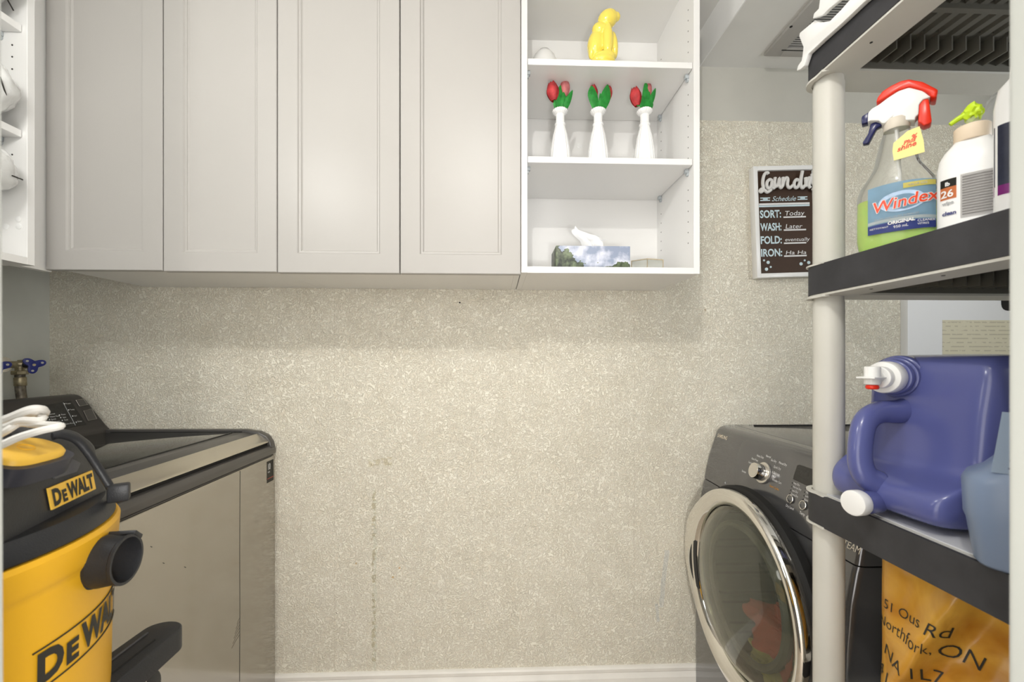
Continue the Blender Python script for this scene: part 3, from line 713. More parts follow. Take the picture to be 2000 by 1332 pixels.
# round the upper far and near corners of the console
for v in bm.verts:
    t_ = max(0, min(1, (v.co.z - .972) / .13))
    v.co.y += (-.040 if v.co.y > 1.2 else .040) * t_ ** 2
bmesh.ops.bevel(bm, geom=bm.edges[:], offset=.014, segments=4, profile=.5, affect='EDGES', clamp_overlap=True)
cs = put('console', bm, grey_lid, ws, world=True, angle=50)
# things on its sloping face: u along -Y from the far end, v up the slope
fa, fb = Vector((-1.352, 0, .984)), Vector((-1.398, 0, 1.080)); fd = (fb - fa).normalized(); fn = Vector((fd.z, 0, -fd.x))
def con(u, v, off=.0012): return Vector((0, u, 0)) + fa + fd * v + fn * off
def con_px(px, py):
    r = ray(px, py); C0 = Vector((0, 0, CZ)); t_ = (fa - C0).dot(fn) / r.dot(fn); p = C0 + r * t_; return p.y, (p - fa).dot(fd)
def con_quad(name, pxs, m, off=.0012, th_=.001):
    bm = bmesh.new(); q = [con_px(*p) for p in pxs]
    A = [bm.verts.new(con(u, v, off)) for u, v in q]; B = [bm.verts.new(con(u, v, off - th_)) for u, v in q]
    bm.faces.new(A); bm.faces.new(B[::-1]); n = len(q)
    for i in range(n): bm.faces.new((A[i], B[i], B[(i + 1) % n], A[(i + 1) % n]))
    return put(name, bm, m, cs, world=True, smooth=False)
gl = mat('console_gloss', (.006, .006, .007), .08, coat=.5)
con_quad('display_panel', [(60, 796), (138, 783), (168, 829), (90, 845)], gl)
con_quad('printed_line', [(122, 787), (123, 786.6), (147, 831), (146, 831.5)], print_g, .0018, .0004)
for col, ys in (((91, 809.5), (96, 819.5)), ((116, 811), (122, 821))): pass
dots = [(91, 810), (93, 815), (95.5, 820), (98, 825), (115, 811), (117.5, 816), (120.5, 821.5), (123, 827), (125, 832), (125, 789), (133, 801), (141, 813), (148, 825), (82, 795), (84, 799)]
for (x, y) in dots: con_quad('indicator', [(x - 1, y - 1), (x + 1, y - 1), (x + 1.3, y + 1), (x - .7, y + 1)], print_w, .0018, .0004)
def con_text(body, px, py, size, m=print_g):
    u, v = con_px(px, py); bm = text_bm(body, size, 0.0)
    warp(bm, lambda w_: con(u - (-w_.x) * 1.0 if False else u + w_.x, v + w_.y, .0018)); put('lettering', bm, m, cs, world=True, smooth=False)
for (tx, x, y) in (('Normal', 94, 811), ('Heavy Duty', 97, 816), ('Quick', 99, 821), ('Delicates', 102, 826), ('Rinse', 119, 811.5), ('Spin', 122, 817), ('Soak', 125, 822), ('Extra Rinse', 127, 830), ('Power', 128, 790), ('Temp', 136, 802), ('Soil', 144, 814), ('Delay', 151, 825)): con_text(tx, x, y, .0062, print_w)
for q in ([(147, 782), (162, 780), (170, 791), (154, 794)], [(162, 803), (178, 799), (188, 819), (171, 822)]):
    u0 = con_quad('button', q, gunmetal, .0022, .002)
    pts = [con(*con_px(*p), .0024) for p in q]; put('button_ring', tube(pts, .0006, 6, closed=True), silver, cs, world=True)
# capacity sticker on the front edge
def wf(px, py): p = P(px, py, X=WXF); return p.y, p.z
y0_, z0_ = wf(521.5, 902); y1_, z1_ = wf(534, 937)
stk = put('sticker', box(WXF + .0001, WXF + .0007, y0_, y1_, z1_, z0_), blk_print, ws, world=True)
bm = text_bm('10', .030, 0, .62, 0, .0004); warp(bm, lambda v: Vector((WXF + .0012, y0_ + .0015 + v.x, z0_ - .029 + v.y))); put('lettering', bm, print_w, stk, world=True, smooth=False)
bm = text_bm('YEAR', .008, 0, .8); warp(bm, lambda v: Vector((WXF + .0012, y0_ + .0015 + v.x, z0_ - .040 + v.y))); put('lettering', bm, print_w, stk, world=True, smooth=False)
put('printed_line', box(WXF + .0007, WXF + .0012, y0_, y1_, z1_ + .012, z1_ + .015), mat('dull_red', srgb(150, 70, 60), .6), stk, world=True)
# scratches on the panel, plus a painted wall reflection
def scratch_reflection(pts, r): put('scratch_reflection', tube([Vector((WXF + .0004, *wf(*p))) for p in pts], r, 5, flat=.3, up=(1, 0, 0)), mat('scratch_reflection_grey', (.10, .095, .085), .6), ws, world=True)
scratch_reflection([(469, 920), (468.6, 960), (468.2, 1080), (468.5, 1200), (468, 1331)], .0011)  # long dark line: reflection of a wallpaper seam, painted on
for k in range(6):
    a = (469 - k * .3, 1205 + k * 7); scratch_reflection([a, (a[0] - 4 - k * .8, a[1] + 8 + k), (a[0] - 6 - 1.8 * k, a[1] + 14 + 2.5 * k)], .0005)
for p in ((294, 1067), (318, 1099), (360, 1107)): scratch_reflection([p, (p[0] + 3, p[1] + 1.5)], .0009)

# ================================================================== DRYER
DY0, DY1 = .862, 1.533; DXB = 1.57
prof = [(.722, .03), (.722, .30), (.7225, .5), (.728, .60), (.737, .70), (.7500, .768), (.755, .783), (.7605, .815), (.771, .862), (.784, .905), (.799, .947), (.806, .962), (.815, .971), (.828, .9755)]
def dxf(z):
    for (xa, za), (xb, zb) in zip(prof, prof[1:]):
        if za <= z <= zb: return xa + (xb - xa) * (z - za) / (zb - za)
    return prof[0][0] if z < .03 else prof[-1][0]
dr = thing('tumble_dryer', 'graphite front-loading dryer with round chrome-rimmed door', 'dryer', ((.72 + DXB) / 2, (DY0 + DY1) / 2, 0))
ZC = .783; DCY, DCZ = 1.197, .552
low = [p for p in prof if p[1] < ZC] + [(dxf(ZC - .0015), ZC - .0015)]
bm = prism(low + [(DXB, ZC - .0015), (DXB, .03)], DY0, DY1, 'y')
bmesh.ops.bevel(bm, geom=[e for e in bm.edges if min(v.co.x for v in e.verts) < .80 and abs(e.verts[0].co.y - e.verts[1].co.y) < 1e-5 and max(v.co.x for v in e.verts) < .9 ], offset=.016, segments=4, profile=.5, affect='EDGES', clamp_overlap=True)
body = put('body', bm, steel_dk, dr, world=True, angle=40)
cut = put('cut', cyl((.6, DCY, DCZ), (1.2, DCY, DCZ), .222, 64), None, None)
cut.matrix_world = Matrix.Identity(4)
md = body.modifiers.new('b', 'BOOLEAN'); md.operation = 'DIFFERENCE'; md.object = cut; md.solver = 'EXACT'
bpy.context.view_layer.update()
dg = bpy.context.evaluated_depsgraph_get(); me = bpy.data.meshes.new_from_object(body.evaluated_get(dg))
body.modifiers.clear(); body.data = me; me.shade_smooth(); me.set_sharp_from_angle(angle=math.radians(40))
me.materials.clear(); me.materials.append(steel_dk)
bpy.data.objects.remove(cut)
up_ = [(dxf(ZC + .0015), ZC + .0015)] + [p for p in prof if p[1] > ZC + .002]
bm = prism(up_ + [(.868, .976), (.868, ZC + .0015)], DY0 + .001, DY1, 'y')
bmesh.ops.bevel(bm, geom=[e for e in bm.edges if abs(e.verts[0].co.y - e.verts[1].co.y) < 1e-5 and max(v.co.x for v in e.verts) < .85], offset=.014, segments=4, profile=.5, affect='EDGES', clamp_overlap=True)
put('control_panel', bm, steel_dk, dr, world=True, angle=40)
put('top_panel', box(.8705, DXB, DY0 + .001, DY1, ZC + .002, .9765, .003, 2), steel_dk, dr, world=True)
put('rear_trim', box(.93, DXB - .01, DY1 - .028, DY1 - .020, .9765, .9785, .001, 1), vdark, dr, world=True)
for y in (DY0 + .06, DY1 - .06):
    for x in (.79, DXB - .08): put('foot', cyl((x, y, 0), (x, y, .036), .022, 14), dark, dr, world=True)
# drum, open to the front
bm = lathe([(.222, 0), (.222, .36), (.001, .37)], 48, Matrix.Translation((.735, DCY, DCZ)) @ Matrix.Rotation(PI / 2, 4, 'Y'), cap=False)
bmesh.ops.reverse_faces(bm, faces=bm.faces); dm = put('drum', bm, drum_m, dr, world=True)
b = [box(.86, 1.05, -.012, .012, -.215, -.19, .004) for _ in range(3)]
for k, q in enumerate(b): q.transform(Matrix.Translation((0, DCY, DCZ)) @ Matrix.Rotation(k * 2 * PI / 3 + .5, 4, 'X'))
put('drum_vane', join(*b), drum_m, dm, world=True)
cutb = None
# door: black seat ring, chrome ring with a wider grip on the far side, bulged glass
XD = .722
Mx = Matrix.Translation((XD, DCY, DCZ)) @ Matrix.Rotation(-PI / 2, 4, 'Y')   # local z -> -X, local x -> +Z
door = put('door', lathe([(.292, -.010), (.292, .010), (.286, .016), (.23, .016), (.228, -.010)], 72, Mx, cap=False), vdark, dr, world=True)
def ring_out(a):    # outline radius of the chrome rim; the grip swells towards the far (+Y) side
    d = math.atan2(math.sin(a - math.radians(4)), math.cos(a - math.radians(4)))
    return .283 + .026 * math.exp(-(abs(d) / .50) ** 3.2)
bm = bmesh.new(); n = 128; rings = []
for i in range(n):
    a = 2 * PI * i / n; R = ring_out(a); wide = R - .283
    ri = .233
    sec = [(R - .004, .012), (R, .026), (R - .001, .042), (R - .006, .050), (R - .014, .053), (ri + .020, .0465), (ri + .004, .037), (ri, .024), (ri, .012)]
    # far side = +Y; a measured from +Y towards +Z
    rings.append([bm.verts.new((XD - h, DCY + r * math.cos(a), DCZ + r * math.sin(a))) for r, h in sec])
for i in range(n):
    A, B = rings[i], rings[(i + 1) % n]
    for k in range(len(A)): bm.faces.new((A[k], A[(k + 1) % len(A)], B[(k + 1) % len(A)], B[k]))
put('chrome_rim', bm, chrome, door, world=True, angle=60)
# dark grip pocket in the rim
bm = bmesh.new(); rows = []
for i in range(25):
    a = math.radians(-27 + i * 1.55); k = math.sin(PI * (i + .5) / 25) ** .5; r0, r1 = .2375, .2375 + .029 * k
    f_ = lambda r, e: bm.verts.new((XD - (.0387 + (r - .2375) / .029 * .0112) - e, DCY + r * math.cos(a), DCZ + r * math.sin(a)))
    rows.append([f_(r0, .0012), f_(r1, .0012), f_(r1, -.003), f_(r0, -.003)])
for A, B in zip(rows, rows[1:]):
    for j in range(4): bm.faces.new((A[j], A[(j + 1) % 4], B[(j + 1) % 4], B[j]))
bm.faces.new(rows[0]); bm.faces.new(rows[-1][::-1])
put('grip_pocket', bm, mat('pocket_black', (.012, .012, .014), .12, coat=.4), door, world=True)
gp = [(.232, .026), (.226, .032), (.212, .044), (.19, .056), (.16, .066), (.12, .075), (.08, .081), (.04, .0845), (.001, .086)]
gi = [(r * .985, h - .004) for r, h in gp]
bm = lathe(gp + gi[::-1], 72, Mx, cap=False); put('door_glass', bm, doorglass, door, world=True, angle=80)
put('inner_bowl_ring', lathe([(.19, .0), (.176, .004), (.170, .016), (.176, .022), (.186, .022), (.192, .012), (.19, .0)], 56, Mx, cap=False), mat('bowl_grey', (.12, .12, .11), .3), door, world=True)
# clothes in the drum
t = tag(put('red_cloth', lumpy((.80, 1.09, .475), (.085, .13, .085), 3, .5, 1.8, 5), red_cloth, None), 'crumpled dusty red cloth seen through the dryer door', 'cloth')
t = tag(put('olive_cloth', lumpy((.79, 1.10, .385), (.075, .11, .06), 8, .45, 1.8, 5), olive_cloth, None), 'crumpled pale olive cloth under the red one inside dryer', 'cloth')
def dpx(px, py):
    X = .77
    for _ in range(12):
        p = P(px, py, X=X); X = dxf(p.z)
    return p
def dmap(Y, z, off=.0008):
    d = .004; n_ = Vector((-(d * 2), 0, dxf(z + d) - dxf(z - d))).normalized()
    return Vector((dxf(z), Y, z)) + n_ * off
def dry_text(body, px, py, size, m=print_w, sx=.85, bold=0, slope=0):
    p = dpx(px, py); bm = text_bm(body, size, 0, sx, 0, bold)
    put('lettering', warp(bm, lambda v: dmap(p.y - v.x, p.z + v.y)), m, dr, world=True, smooth=False)
dry_text('SAMSUNG', 1401, 853, .0165, mat('badge_gold', (.85, .76, .62), .4, metal=.2), .85, .0003)
for (tx, x, y) in (('Heavy Duty', 1478, 891), ('Normal', 1496, 892), ('Perm Press', 1468, 897), ('Eco Dry', 1506, 900), ('Manual Dry', 1521, 905), ('Quick Dry', 1511, 913), ('Delicates', 1511, 925), ('Wrinkle Care', 1508, 938), ('Sanitize', 1462, 904)):
    dry_text(tx, x, y, .0088, print_w, .8)
dry_text('Steam Cycles', 1503, 950, .0092, print_o, .8)
dry_text('Sanitize', 1449, 921, .0085)
for (tx, x, y) in (('Very Dry', 1550, 945), ('Normal Dry', 1549, 952), ('Less Dry', 1547, 959), ('Damp Dry', 1545, 966), ('High', 1576, 956), ('Medium', 1574, 963), ('Low', 1573, 970), ('Extra Low', 1571, 977)):
    dry_text(tx, x, y, .0075, print_w, .8)
    p = dpx(x - 2.5, y - 1.5); put('indicator', cyl(dmap(p.y, p.z, 0), dmap(p.y, p.z, .0012), .0013, 8), vdark, dr, world=True)
dry_text('Dry Level', 1535, 989, .0095, print_w, .8); dry_text('Temp.', 1562, 1003, .0095, print_w, .8)
p = dpx(1417, 943); put('mark', cyl(dmap(p.y, p.z, 0), dmap(p.y, p.z, .001), .0035, 14), print_g, dr, world=True)
p = dpx(1644, 1076); bm = text_bm('STEAM', .022, 0, .8, .2); x1 = max(v.co.x for v in bm.verts)
p1 = P(1664, 1084, X=.741); put('lettering', warp(bm, lambda v: Vector((dxf(p1.z + v.y) - .001, p1.y - (v.x - x1), p1.z + v.y))), silver, dr, world=True, smooth=False)
def dquad(name, pxs, m, h=.0015):
    q = [dpx(*p) for p in pxs]; bm = bmesh.new(); A = [bm.verts.new(dmap(p.y, p.z, h)) for p in q]; B = [bm.verts.new(dmap(p.y, p.z, -.001)) for p in q]
    bm.faces.new(A); bm.faces.new(B[::-1])
    for i in range(len(q)): bm.faces.new((A[i], B[i], B[(i + 1) % len(q)], A[(i + 1) % len(q)]))
    return put(name, bm, m, dr, world=True, smooth=False)
dquad('display', [(1558, 909), (1563, 908), (1640, 934), (1630, 975), (1550, 936), (1551, 930)], gl)
dry_text('Dry', 1560, 917, .008); dry_text('Control', 1559, 921, .006); dry_text('Time', 1554, 930, .008); dry_text('Remain', 1553, 935, .006)
for (x, y) in ((1545, 975), (1570, 987), (1600, 1003)):
    p = dpx(x, y); a, e = dmap(p.y, p.z, .0), dmap(p.y, p.z, .004); bt = put('button', cyl(a, e, .0095, 24, .001), steel_dk, dr, world=True)
    nn = (e - a).normalized(); M = frame_m(dmap(p.y, p.z, .0035), nn.orthogonal(), nn.cross(nn.orthogonal()))
    put('button_ring', tube([M @ Vector((.0105 * math.cos(k * PI / 12), .0105 * math.sin(k * PI / 12), 0)) for k in range(24)], .0011, 6, closed=True), chrome, bt, world=True)
# knob
p = dpx(1492, 924); a = dmap(p.y, p.z, 0); nn = (dmap(p.y, p.z, .01) - a).normalized()
put('knob_base', cyl(a, a + nn * .006, .031, 40, .0015), silver, dr, world=True)
kb = put('knob', cyl(a + nn * .006, a + nn * .034, .0245, 40, .002, .022), chrome, dr, world=True)
put('knob_face', cyl(a + nn * .034, a + nn * .0348, .0195, 36), silver, kb, world=True)

# ================================================================== WHITE BOARD ON THE BACK WALL
c0 = P(1773, 620, Y=1.508)
ct = thing('white_board', 'smooth white board on the wall behind the rack, beige paper label', 'board', (c0.x + .2, 1.52, 1.2))
put('panel', box(c0.x, 1.945, 1.508, 1.5385, .62, 1.50, .003, 2), carton, ct, world=True)
a, e = P(1841, 625, Y=1.507), P(1990, 730, Y=1.507)
put('label', box(a.x, 1.93, 1.5065, 1.5082, 1.0, a.z), paper_mat(), ct, world=True)
a = P(1974, 588, Y=1.507); put('hand_hole', bxf(loft([(0, 0, 0, .036, .036), (0, 0, .0015, .036, .036)], 28), Matrix.Translation((a.x, 1.5078, a.z)) @ Matrix.Rotation(PI / 2, 4, 'X')), vdark, ct, world=True)

# ================================================================== RACK
RX0, RX1, RY0, RY1 = .629, 1.23, .40, .853; PR = .0262
rk = thing('storage_rack', 'off-white plastic storage rack with charcoal shelf edges', 'storage rack', ((RX0 + RX1) / 2, (RY0 + RY1) / 2, 0))
posts = [(RX0 + .030, RY1 - .030), (RX1 - .03, RY1 - .03), (RX0 + .03, RY0 + .03), (RX1 - .03, RY0 + .03)]
levels = [(.45, .51), (.895, .955), (1.3415, 1.403), (1.772, 1.832)]
for (x, y) in posts:
    zs = [0] + [l[0] for l in levels]; ze = [l[0] for l in levels]
    for a, e in zip([0, .51, .955, 1.403], [.45, .895, 1.3415, 1.772]):
        put('post', lathe([(PR - .001, a), (PR, a + .004), (PR, e - .012), (PR - .0015, e - .006), (PR - .0015, e)], 32, Matrix.Translation((x, y, 0))), rack_w, rk, world=True, angle=50)
def rrect(x0, x1, y0, y1, r, k=6):
    out = []
    for (cx, cy, a0) in ((x1 - r, y1 - r, 0), (x0 + r, y1 - r, PI / 2), (x0 + r, y0 + r, PI), (x1 - r, y0 + r, 1.5 * PI)):
        for i in range(k + 1): a = a0 + PI / 2 * i / k; out.append((cx + r * math.cos(a), cy + r * math.sin(a)))
    return out
def band(o, i, z0, z1):
    bm = bmesh.new(); R = [[bm.verts.new((p[0], p[1], z)) for p in L_] for (L_, z) in ((o, z0), (o, z1), (i, z1), (i, z0))]
    n = len(o)
    for k in range(4):
        A, B = R[k], R[(k + 1) % 4]
        for j in range(n): bm.faces.new((A[j], A[(j + 1) % n], B[(j + 1) % n], B[j]))
    return bm
for li, (z0, z1) in enumerate(levels):
    o_ = rrect(RX0, RX1, RY0, RY1, .032); i_ = rrect(RX0 + .062, RX1 - .062, RY0 + .062, RY1 - .062, .006)
    w2 = rrect(RX0 + .002, RX1 - .002, RY0 + .002, RY1 - .002, .030)
    oo = rrect(RX0 - .003, RX1 + .003, RY0 - .003, RY1 + .003, .035)
    sh = put('shelf', join(band(oo, i_, z0, z0 + .004), band(w2, rrect(RX0 + .05, RX1 - .05, RY0 + .05, RY1 - .05, .01), z0 + .004, z1 - .003), band(oo, i_, z1 - .003, z1)), rack_w, rk, world=True, angle=30)
    # charcoal edge band wrapping the shelf, white lips left showing at the corners
    zA, zB = (z0 + .0045, z1 + .0004) if li > 1 else (z0 - .0004, z1 + .0004)
    g_ = rrect(RX0 - .0042, RX1 + .0042, RY0 - .0042, RY1 + .0042, .036); h_ = rrect(RX0 + .0015, RX1 - .0015, RY0 + .0015, RY1 - .0015, .031)
    put('edge_strip', band(g_, h_, zA, zB), rack_d, sh, world=True, angle=30)
    for (za, zb) in ((z0 - .0028, z0 + .0012), (z1 - .0008, z1 + .0022)):
        arc = [(RX0 + .030 + .037 * math.cos(a), RY1 - .030 + .037 * math.sin(a)) for a in [PI * .42 + PI * .68 * i / 14 for i in range(15)]]
        arc = arc + [(RX0 - .0072, RY1 - .06), (RX0 + .004, RY1 - .064), (RX0 + .004, RY1 - .03)] + [(RX0 + .030 + .028 * math.cos(a), RY1 - .030 + .028 * math.sin(a)) for a in [PI * 1.0 - PI * .55 * i / 8 for i in range(9)]]
        put('corner_lip', prism(arc, za, zb, 'z'), rack_w, sh, world=True)
    # deck slats and cross bars
    x = RX0 + .070
    while x < RX1 - .07:
        put('slat', box(x, x + .0125, RY0 + .06, RY1 - .105, z1 - .022, z1 - .002), rack_u, sh, world=True, smooth=False); x += .0262
    bars = [box(RX0 + .06, RX1 - .06, yy, yy + .010, z1 - .030, z1 - .004) for yy in (RY0 + .085, RY0 + .16, RY0 + .235, RY0 + .28)]
    bars.append(box(RX0 + .06, RX1 - .06, RY1 - .107, RY1 - .058, z1 - .018, z1 - .002))
    bars += [box(RX0 + .058, RX1 - .058, RY1 - .066, RY1 - .060, z0 + .004, z1 - .002), box(RX0 + .058, RX0 + .066, RY0 + .06, RY1 - .06, z0 + .004, z1 - .002)]
    put('cross_bar', join(*bars), rack_u, sh, world=True, smooth=False)
    for k in range(18): put('rib', box(RX0 + .070 + k * .0262, RX0 + .0725 + k * .0262, RY1 - .105, RY1 - .066, z0 + .012, z1 - .018), rack_u, sh, world=True, smooth=False)
    if li in (1, 2): put('liner', box(RX0 + .012, RX1 - .012, RY0 + .012, RY1 - .012, z1, z1 + .0012), mat('liner_white', (.62, .63, .66), .35), sh, world=True)
    for yy in (.60, .72): put('screw_hole', lathe([(.0024, 0), (.0024, .0008)], 10, Matrix.Translation((RX0 + .024, yy, z0 - .0006))), vdark, sh, world=True)
# white plastic hook plate hanging on the outside of the top shelf
ob = Vector((RX0 - .008, 0, 0)); nx = Vector((1, 0, 0))
def op(px, py): p = P(px, py, X=RX0 - .008); return (p.y, p.z)
def cr7(x, y): return op(1340 + x / 2.221, y / 2.221)
hk = thing('hook_plate', 'white plastic clip plate hooked over the top rack shelf', 'plastic clip', (RX0 - .008, .75, 1.80))
A = [(494, 308), (500, 285), (516, 264), (520, 240), (524, 205), (505, 158), (508, 143), (575, 88), (600, 98), (640, 92), (690, 42), (745, -20), (800, -60), (930, -170), (985, -140), (880, -60), (790, 10), (700, 95), (610, 175), (545, 235), (528, 285), (512, 300)]
put('plate', prism([cr7(*q) for q in A], RX0 - .0155, RX0 - .0062, 'x', bev=.0012), white_pl, hk, world=True)
A = [(580, 82), (584, 60), (606, 38), (612, -10), (625, -60), (830, -160), (760, -60), (700, 0), (650, 40), (622, 68)]
put('clip', prism([cr7(*q) for q in A], RX0 - .022, RX0 - .0145, 'x', bev=.0012), white_pl, hk, world=True)

# ================================================================== BOTTLES ON THE MIDDLE SHELF
ZS = 1.4045
def facing(px, D):
    p = P(px, 700, D=D); d = Vector((-p.x, -p.y, 0)).normalized()   # towards the camera
    return Vector((p.x, p.y, 0)), math.atan2(d.y, d.x) + PI / 2
# local frame: +x to the right of the picture, -y towards the viewer
O, rz = facing(1751, .725)
wx = thing('glass_cleaner_bottle', 'clear spray bottle of green glass cleaner with red trigger head', 'spray bottle', (O.x, O.y, ZS), rz)
WMX = full(wx); nf = (WMX.to_3x3() @ Vector((0, -1, 0)))
def wl(px, py, off=0.0):
    q = WMX.inverted() @ onplane(px, py, WMX @ Vector((0, off, 0)), nf); return (q.x, q.z)
secs = [(0, .046, .026), (.004, .050, .029), (.02, .0525, .031), (.06, .0525, .031), (.098, .052, .0305), (.112, .0475, .029), (.128, .038, .026), (.142, .031, .023), (.165, .0262, .0205), (.190, .021, .018), (.206, .0165, .0155), (.214, .0145, .0145)]
put('bottle', loft([(0, 0, z, a, b_, 2.6 if z < .13 else 2.2) for z, a, b_ in secs], 48), clearp, wx, angle=60)
lq = [(.0035, .046, .0255)] + [(z, a - .003, b_ - .003) for z, a, b_ in secs[2:4]] + [(.088, .0492, .0278)]
put('liquid', loft([(0, 0, z, a, b_, 2.6) for z, a, b_ in lq], 48), green_liq, wx, angle=60)
put('dip_tube', tube([(0, 0, .21), (.004, .0, .12), (.012, 0, .012)], .0025, 8), white_pl, wx)
def wsurf(u, z, off=.0012):
    a, b_ = .0525, .031
    for (za, aa, ba), (zb, ab, bb2) in zip(secs, secs[1:]):
        if za <= z <= zb: k = (z - za) / (zb - za); a = aa + (ab - aa) * k; b_ = ba + (bb2 - ba) * k
    q = 2.6; uu = max(-.995, min(.995, u / a)); return Vector((u, -b_ * (1 - abs(uu) ** q) ** (1 / q) - off, z))
def wlabel(name, u0, u1, zf, m, off, n=16, nz=6):
    """patch on the curved front; zf(u) -> (z0, z1)"""
    bm = bmesh.new(); G = []
    for i in range(n + 1):
        u = u0 + (u1 - u0) * i / n; za, zb = zf(u); G.append([bm.verts.new(wsurf(u, za + (zb - za) * j / nz, off)) for j in range(nz + 1)])
    for i in range(n):
        for j in range(nz): bm.faces.new((G[i][j], G[i + 1][j], G[i + 1][j + 1], G[i][j + 1]))
    bmesh.ops.solidify(bm, geom=bm.faces[:], thickness=.0003)
    return put(name, bm, m, wx, angle=60)
lb_blue = mat('label_blue', srgb(158, 196, 222), .4, var=.08, vscale=30); lb_navy = mat('label_navy', srgb(70, 84, 160), .4); lb_yel = mat('label_yellow', srgb(245, 232, 130), .5)
wlabel('label', -.0365, .047, lambda u: (.0255, .103 + .004 * math.cos(u * 30)), lb_blue, .0012)
wlabel('label_band', -.0365, .047, lambda u: (.0255, .0365 + .012 * (1 - (u / .06) ** 2) * .45), lb_navy, .0018)
wlabel('label_band', -.0365, .047, lambda u: (.038 + .012 * (1 - (u / .06) ** 2) * .45, .043 + .012 * (1 - (u / .06) ** 2) * .45), mat('label_pale', srgb(214, 224, 226), .4), .0018)
wlabel('label_band', .008, .0468, lambda u: (.094, .1025), lb_yel, .002)
# white burst oval behind the name
bm = loft([(0, 0, 0, .029, .017, 2), (0, 0, .0002, .029, .017, 2)], 32); put('label_oval', warp(bm, lambda v: wsurf(.006 + v.x, .074 + v.y, .0019 + v.z)), mat('label_burst', srgb(176, 200, 228), .4, var=.25, vscale=60), wx)
def wtext(body, u, z, size, m, sx=1, bold=0, shear=0, tilt=0, off=.003):
    bm = text_bm(body, size, 0, sx, shear, bold, cuts=.004)
    put('lettering', warp(bm, lambda v: wsurf(u + v.x, z + v.y + v.x * tilt, off)), m, wx, smooth=False)
orr = mat('logo_orange_red', srgb(226, 74, 40), .4)
wtext('Windex', -.0312, .0600, .0262, print_w, .95, .0012, .12, .12, .0026)
wtext('Windex', -.0312, .0600, .0262, orr, .95, .0003, .12, .12, .0032)
wtext('ORIGINAL', -.011, .0375, .0072, print_w, 1, .0003, 0, .05); wtext('950 mL', -.004, .0305, .006, print_w, 1, 0, 0, .05)
wtext('NETTOYANT', -.034, .033, .004, print_w, 1); wtext('CLEANER', .025, .036, .0055, print_w, .9); wtext('VITRES', .025, .031, .0045, print_w, 1)
wtext('GLASS AND MORE SURFACES', -.028, .0475, .0042, print_g, 1, 0, 0, .03); wtext('VALUE SIZE', .014, .0965, .0045, print_g, 1)
# tag on the neck
bm = bmesh.new()
tagpts = [wl(1743, 296, -.025), (wl(1745, 280, -.025)), wl(1773, 256, -.025), wl(1796, 247, -.025), wl(1804, 275, -.025), wl(1806, 297, -.025), wl(1746, 314, -.025)]
nt_ = put('neck_tag', prism(tagpts, -.0262, -.0252, 'y'), mat('tag_yellow', srgb(244, 232, 150), .5), wx, smooth=False)
for (tx, px, py, sz_) in (('%', 1779, 273, .010), ('Plus', 1764, 284, .009), ('shine', 1752, 297, .011)):
    u, z = wl(px, py, -.026); bm = text_bm(tx, sz_, 0, 1, .2, .0003); put('lettering', warp(bm, lambda v: Vector((u + v.x, -.0268, z + v.y + .18 * v.x))), orr, nt_, smooth=False)
# trigger head
def cr5(pts): return [wl(1640 + x / 3.7, 140 + y / 3.7) for x, y in pts]
put('neck_collar', lathe([(.0165, .204), (.0175, .206), (.0175, .219), (.0150, .223)], 28), mat('collar_beige', (.70, .64, .55), .5), wx)
hd = put('trigger_head', prism(cr5([(375, 375), (385, 345), (330, 395), (305, 395), (285, 375), (225, 375), (205, 385), (208, 320), (235, 290), (290, 258), (345, 215), (420, 165), (500, 138), (600, 165), (655, 208), (600, 225), (572, 260), (568, 330), (545, 350), (545, 372)]), -.0135, .0135, 'y', bev=.003, seg=3), white_pl, wx, angle=50)
put('red_cover', prism(cr5([(264, 252), (275, 215), (310, 170), (370, 132), (440, 98), (500, 85), (600, 104), (708, 160), (696, 218), (655, 214), (640, 190), (590, 165), (500, 142), (425, 166), (345, 216), (300, 240)]), -.0165, .0165, 'y', bev=.003, seg=3), red_pl, hd, angle=50)
put('red_cover', prism(cr5([(570, 262), (592, 222), (640, 214), (648, 260), (664, 375), (655, 390), (605, 408), (565, 380)]), -.011, .011, 'y', bev=.002), red_pl, hd, angle=50)
put('nozzle', prism(cr5([(158, 350), (165, 335), (212, 305), (212, 378), (160, 392)]), -.009, .009, 'y', bev=.0015), navy, hd)
put('trigger', prism(cr5([(225, 385), (260, 372), (308, 388), (300, 402), (270, 415), (240, 470), (210, 525), (170, 532), (166, 520), (205, 460)]), -.0065, .0065, 'y', bev=.002), navy, hd)

O2, rz2 = facing(1899, .635)
w2_ = thing('white_bottle', 'white cleaner bottle with beige collar and lime nozzle', 'bottle', (O2.x, O2.y, ZS), rz2)
W2M = full(w2_); nf2 = W2M.to_3x3() @ Vector((0, -1, 0))
def l2(px, py, off=0): q = W2M.inverted() @ onplane(px, py, W2M @ Vector((0, off, 0)), nf2); return (q.x, q.z)
sx2 = [(0, .034), (.003, .0365), (.010, .0375), (.102, .0375), (.108, .0363), (.116, .0352), (.127, .030), (.137, .022), (.142, .0185)]
put('bottle', loft([(0, 0, z, r, r * .72, 2.8) for z, r in sx2], 40), white_pl, w2_, angle=60)
put('collar', lathe([(.0185, .140), (.0198, .142), (.0198, .160), (.018, .162)], 30), beige_pl, w2_)
nz = put('nozzle', lumpy((0, 0, .183), (.011, .010, .013), 2, .35, 2.2, 3), lime, w2_)
put('nozzle_tip', tube([(-.006, -.002, .182), (-.016, -.004, .177), (-.023, -.005, .172)], lambda u: .0045 - .0015 * u, 10), lime, nz)
put('nozzle_stem', cyl((0, 0, .158), (0, 0, .178), .007, 16), hazep, nz)
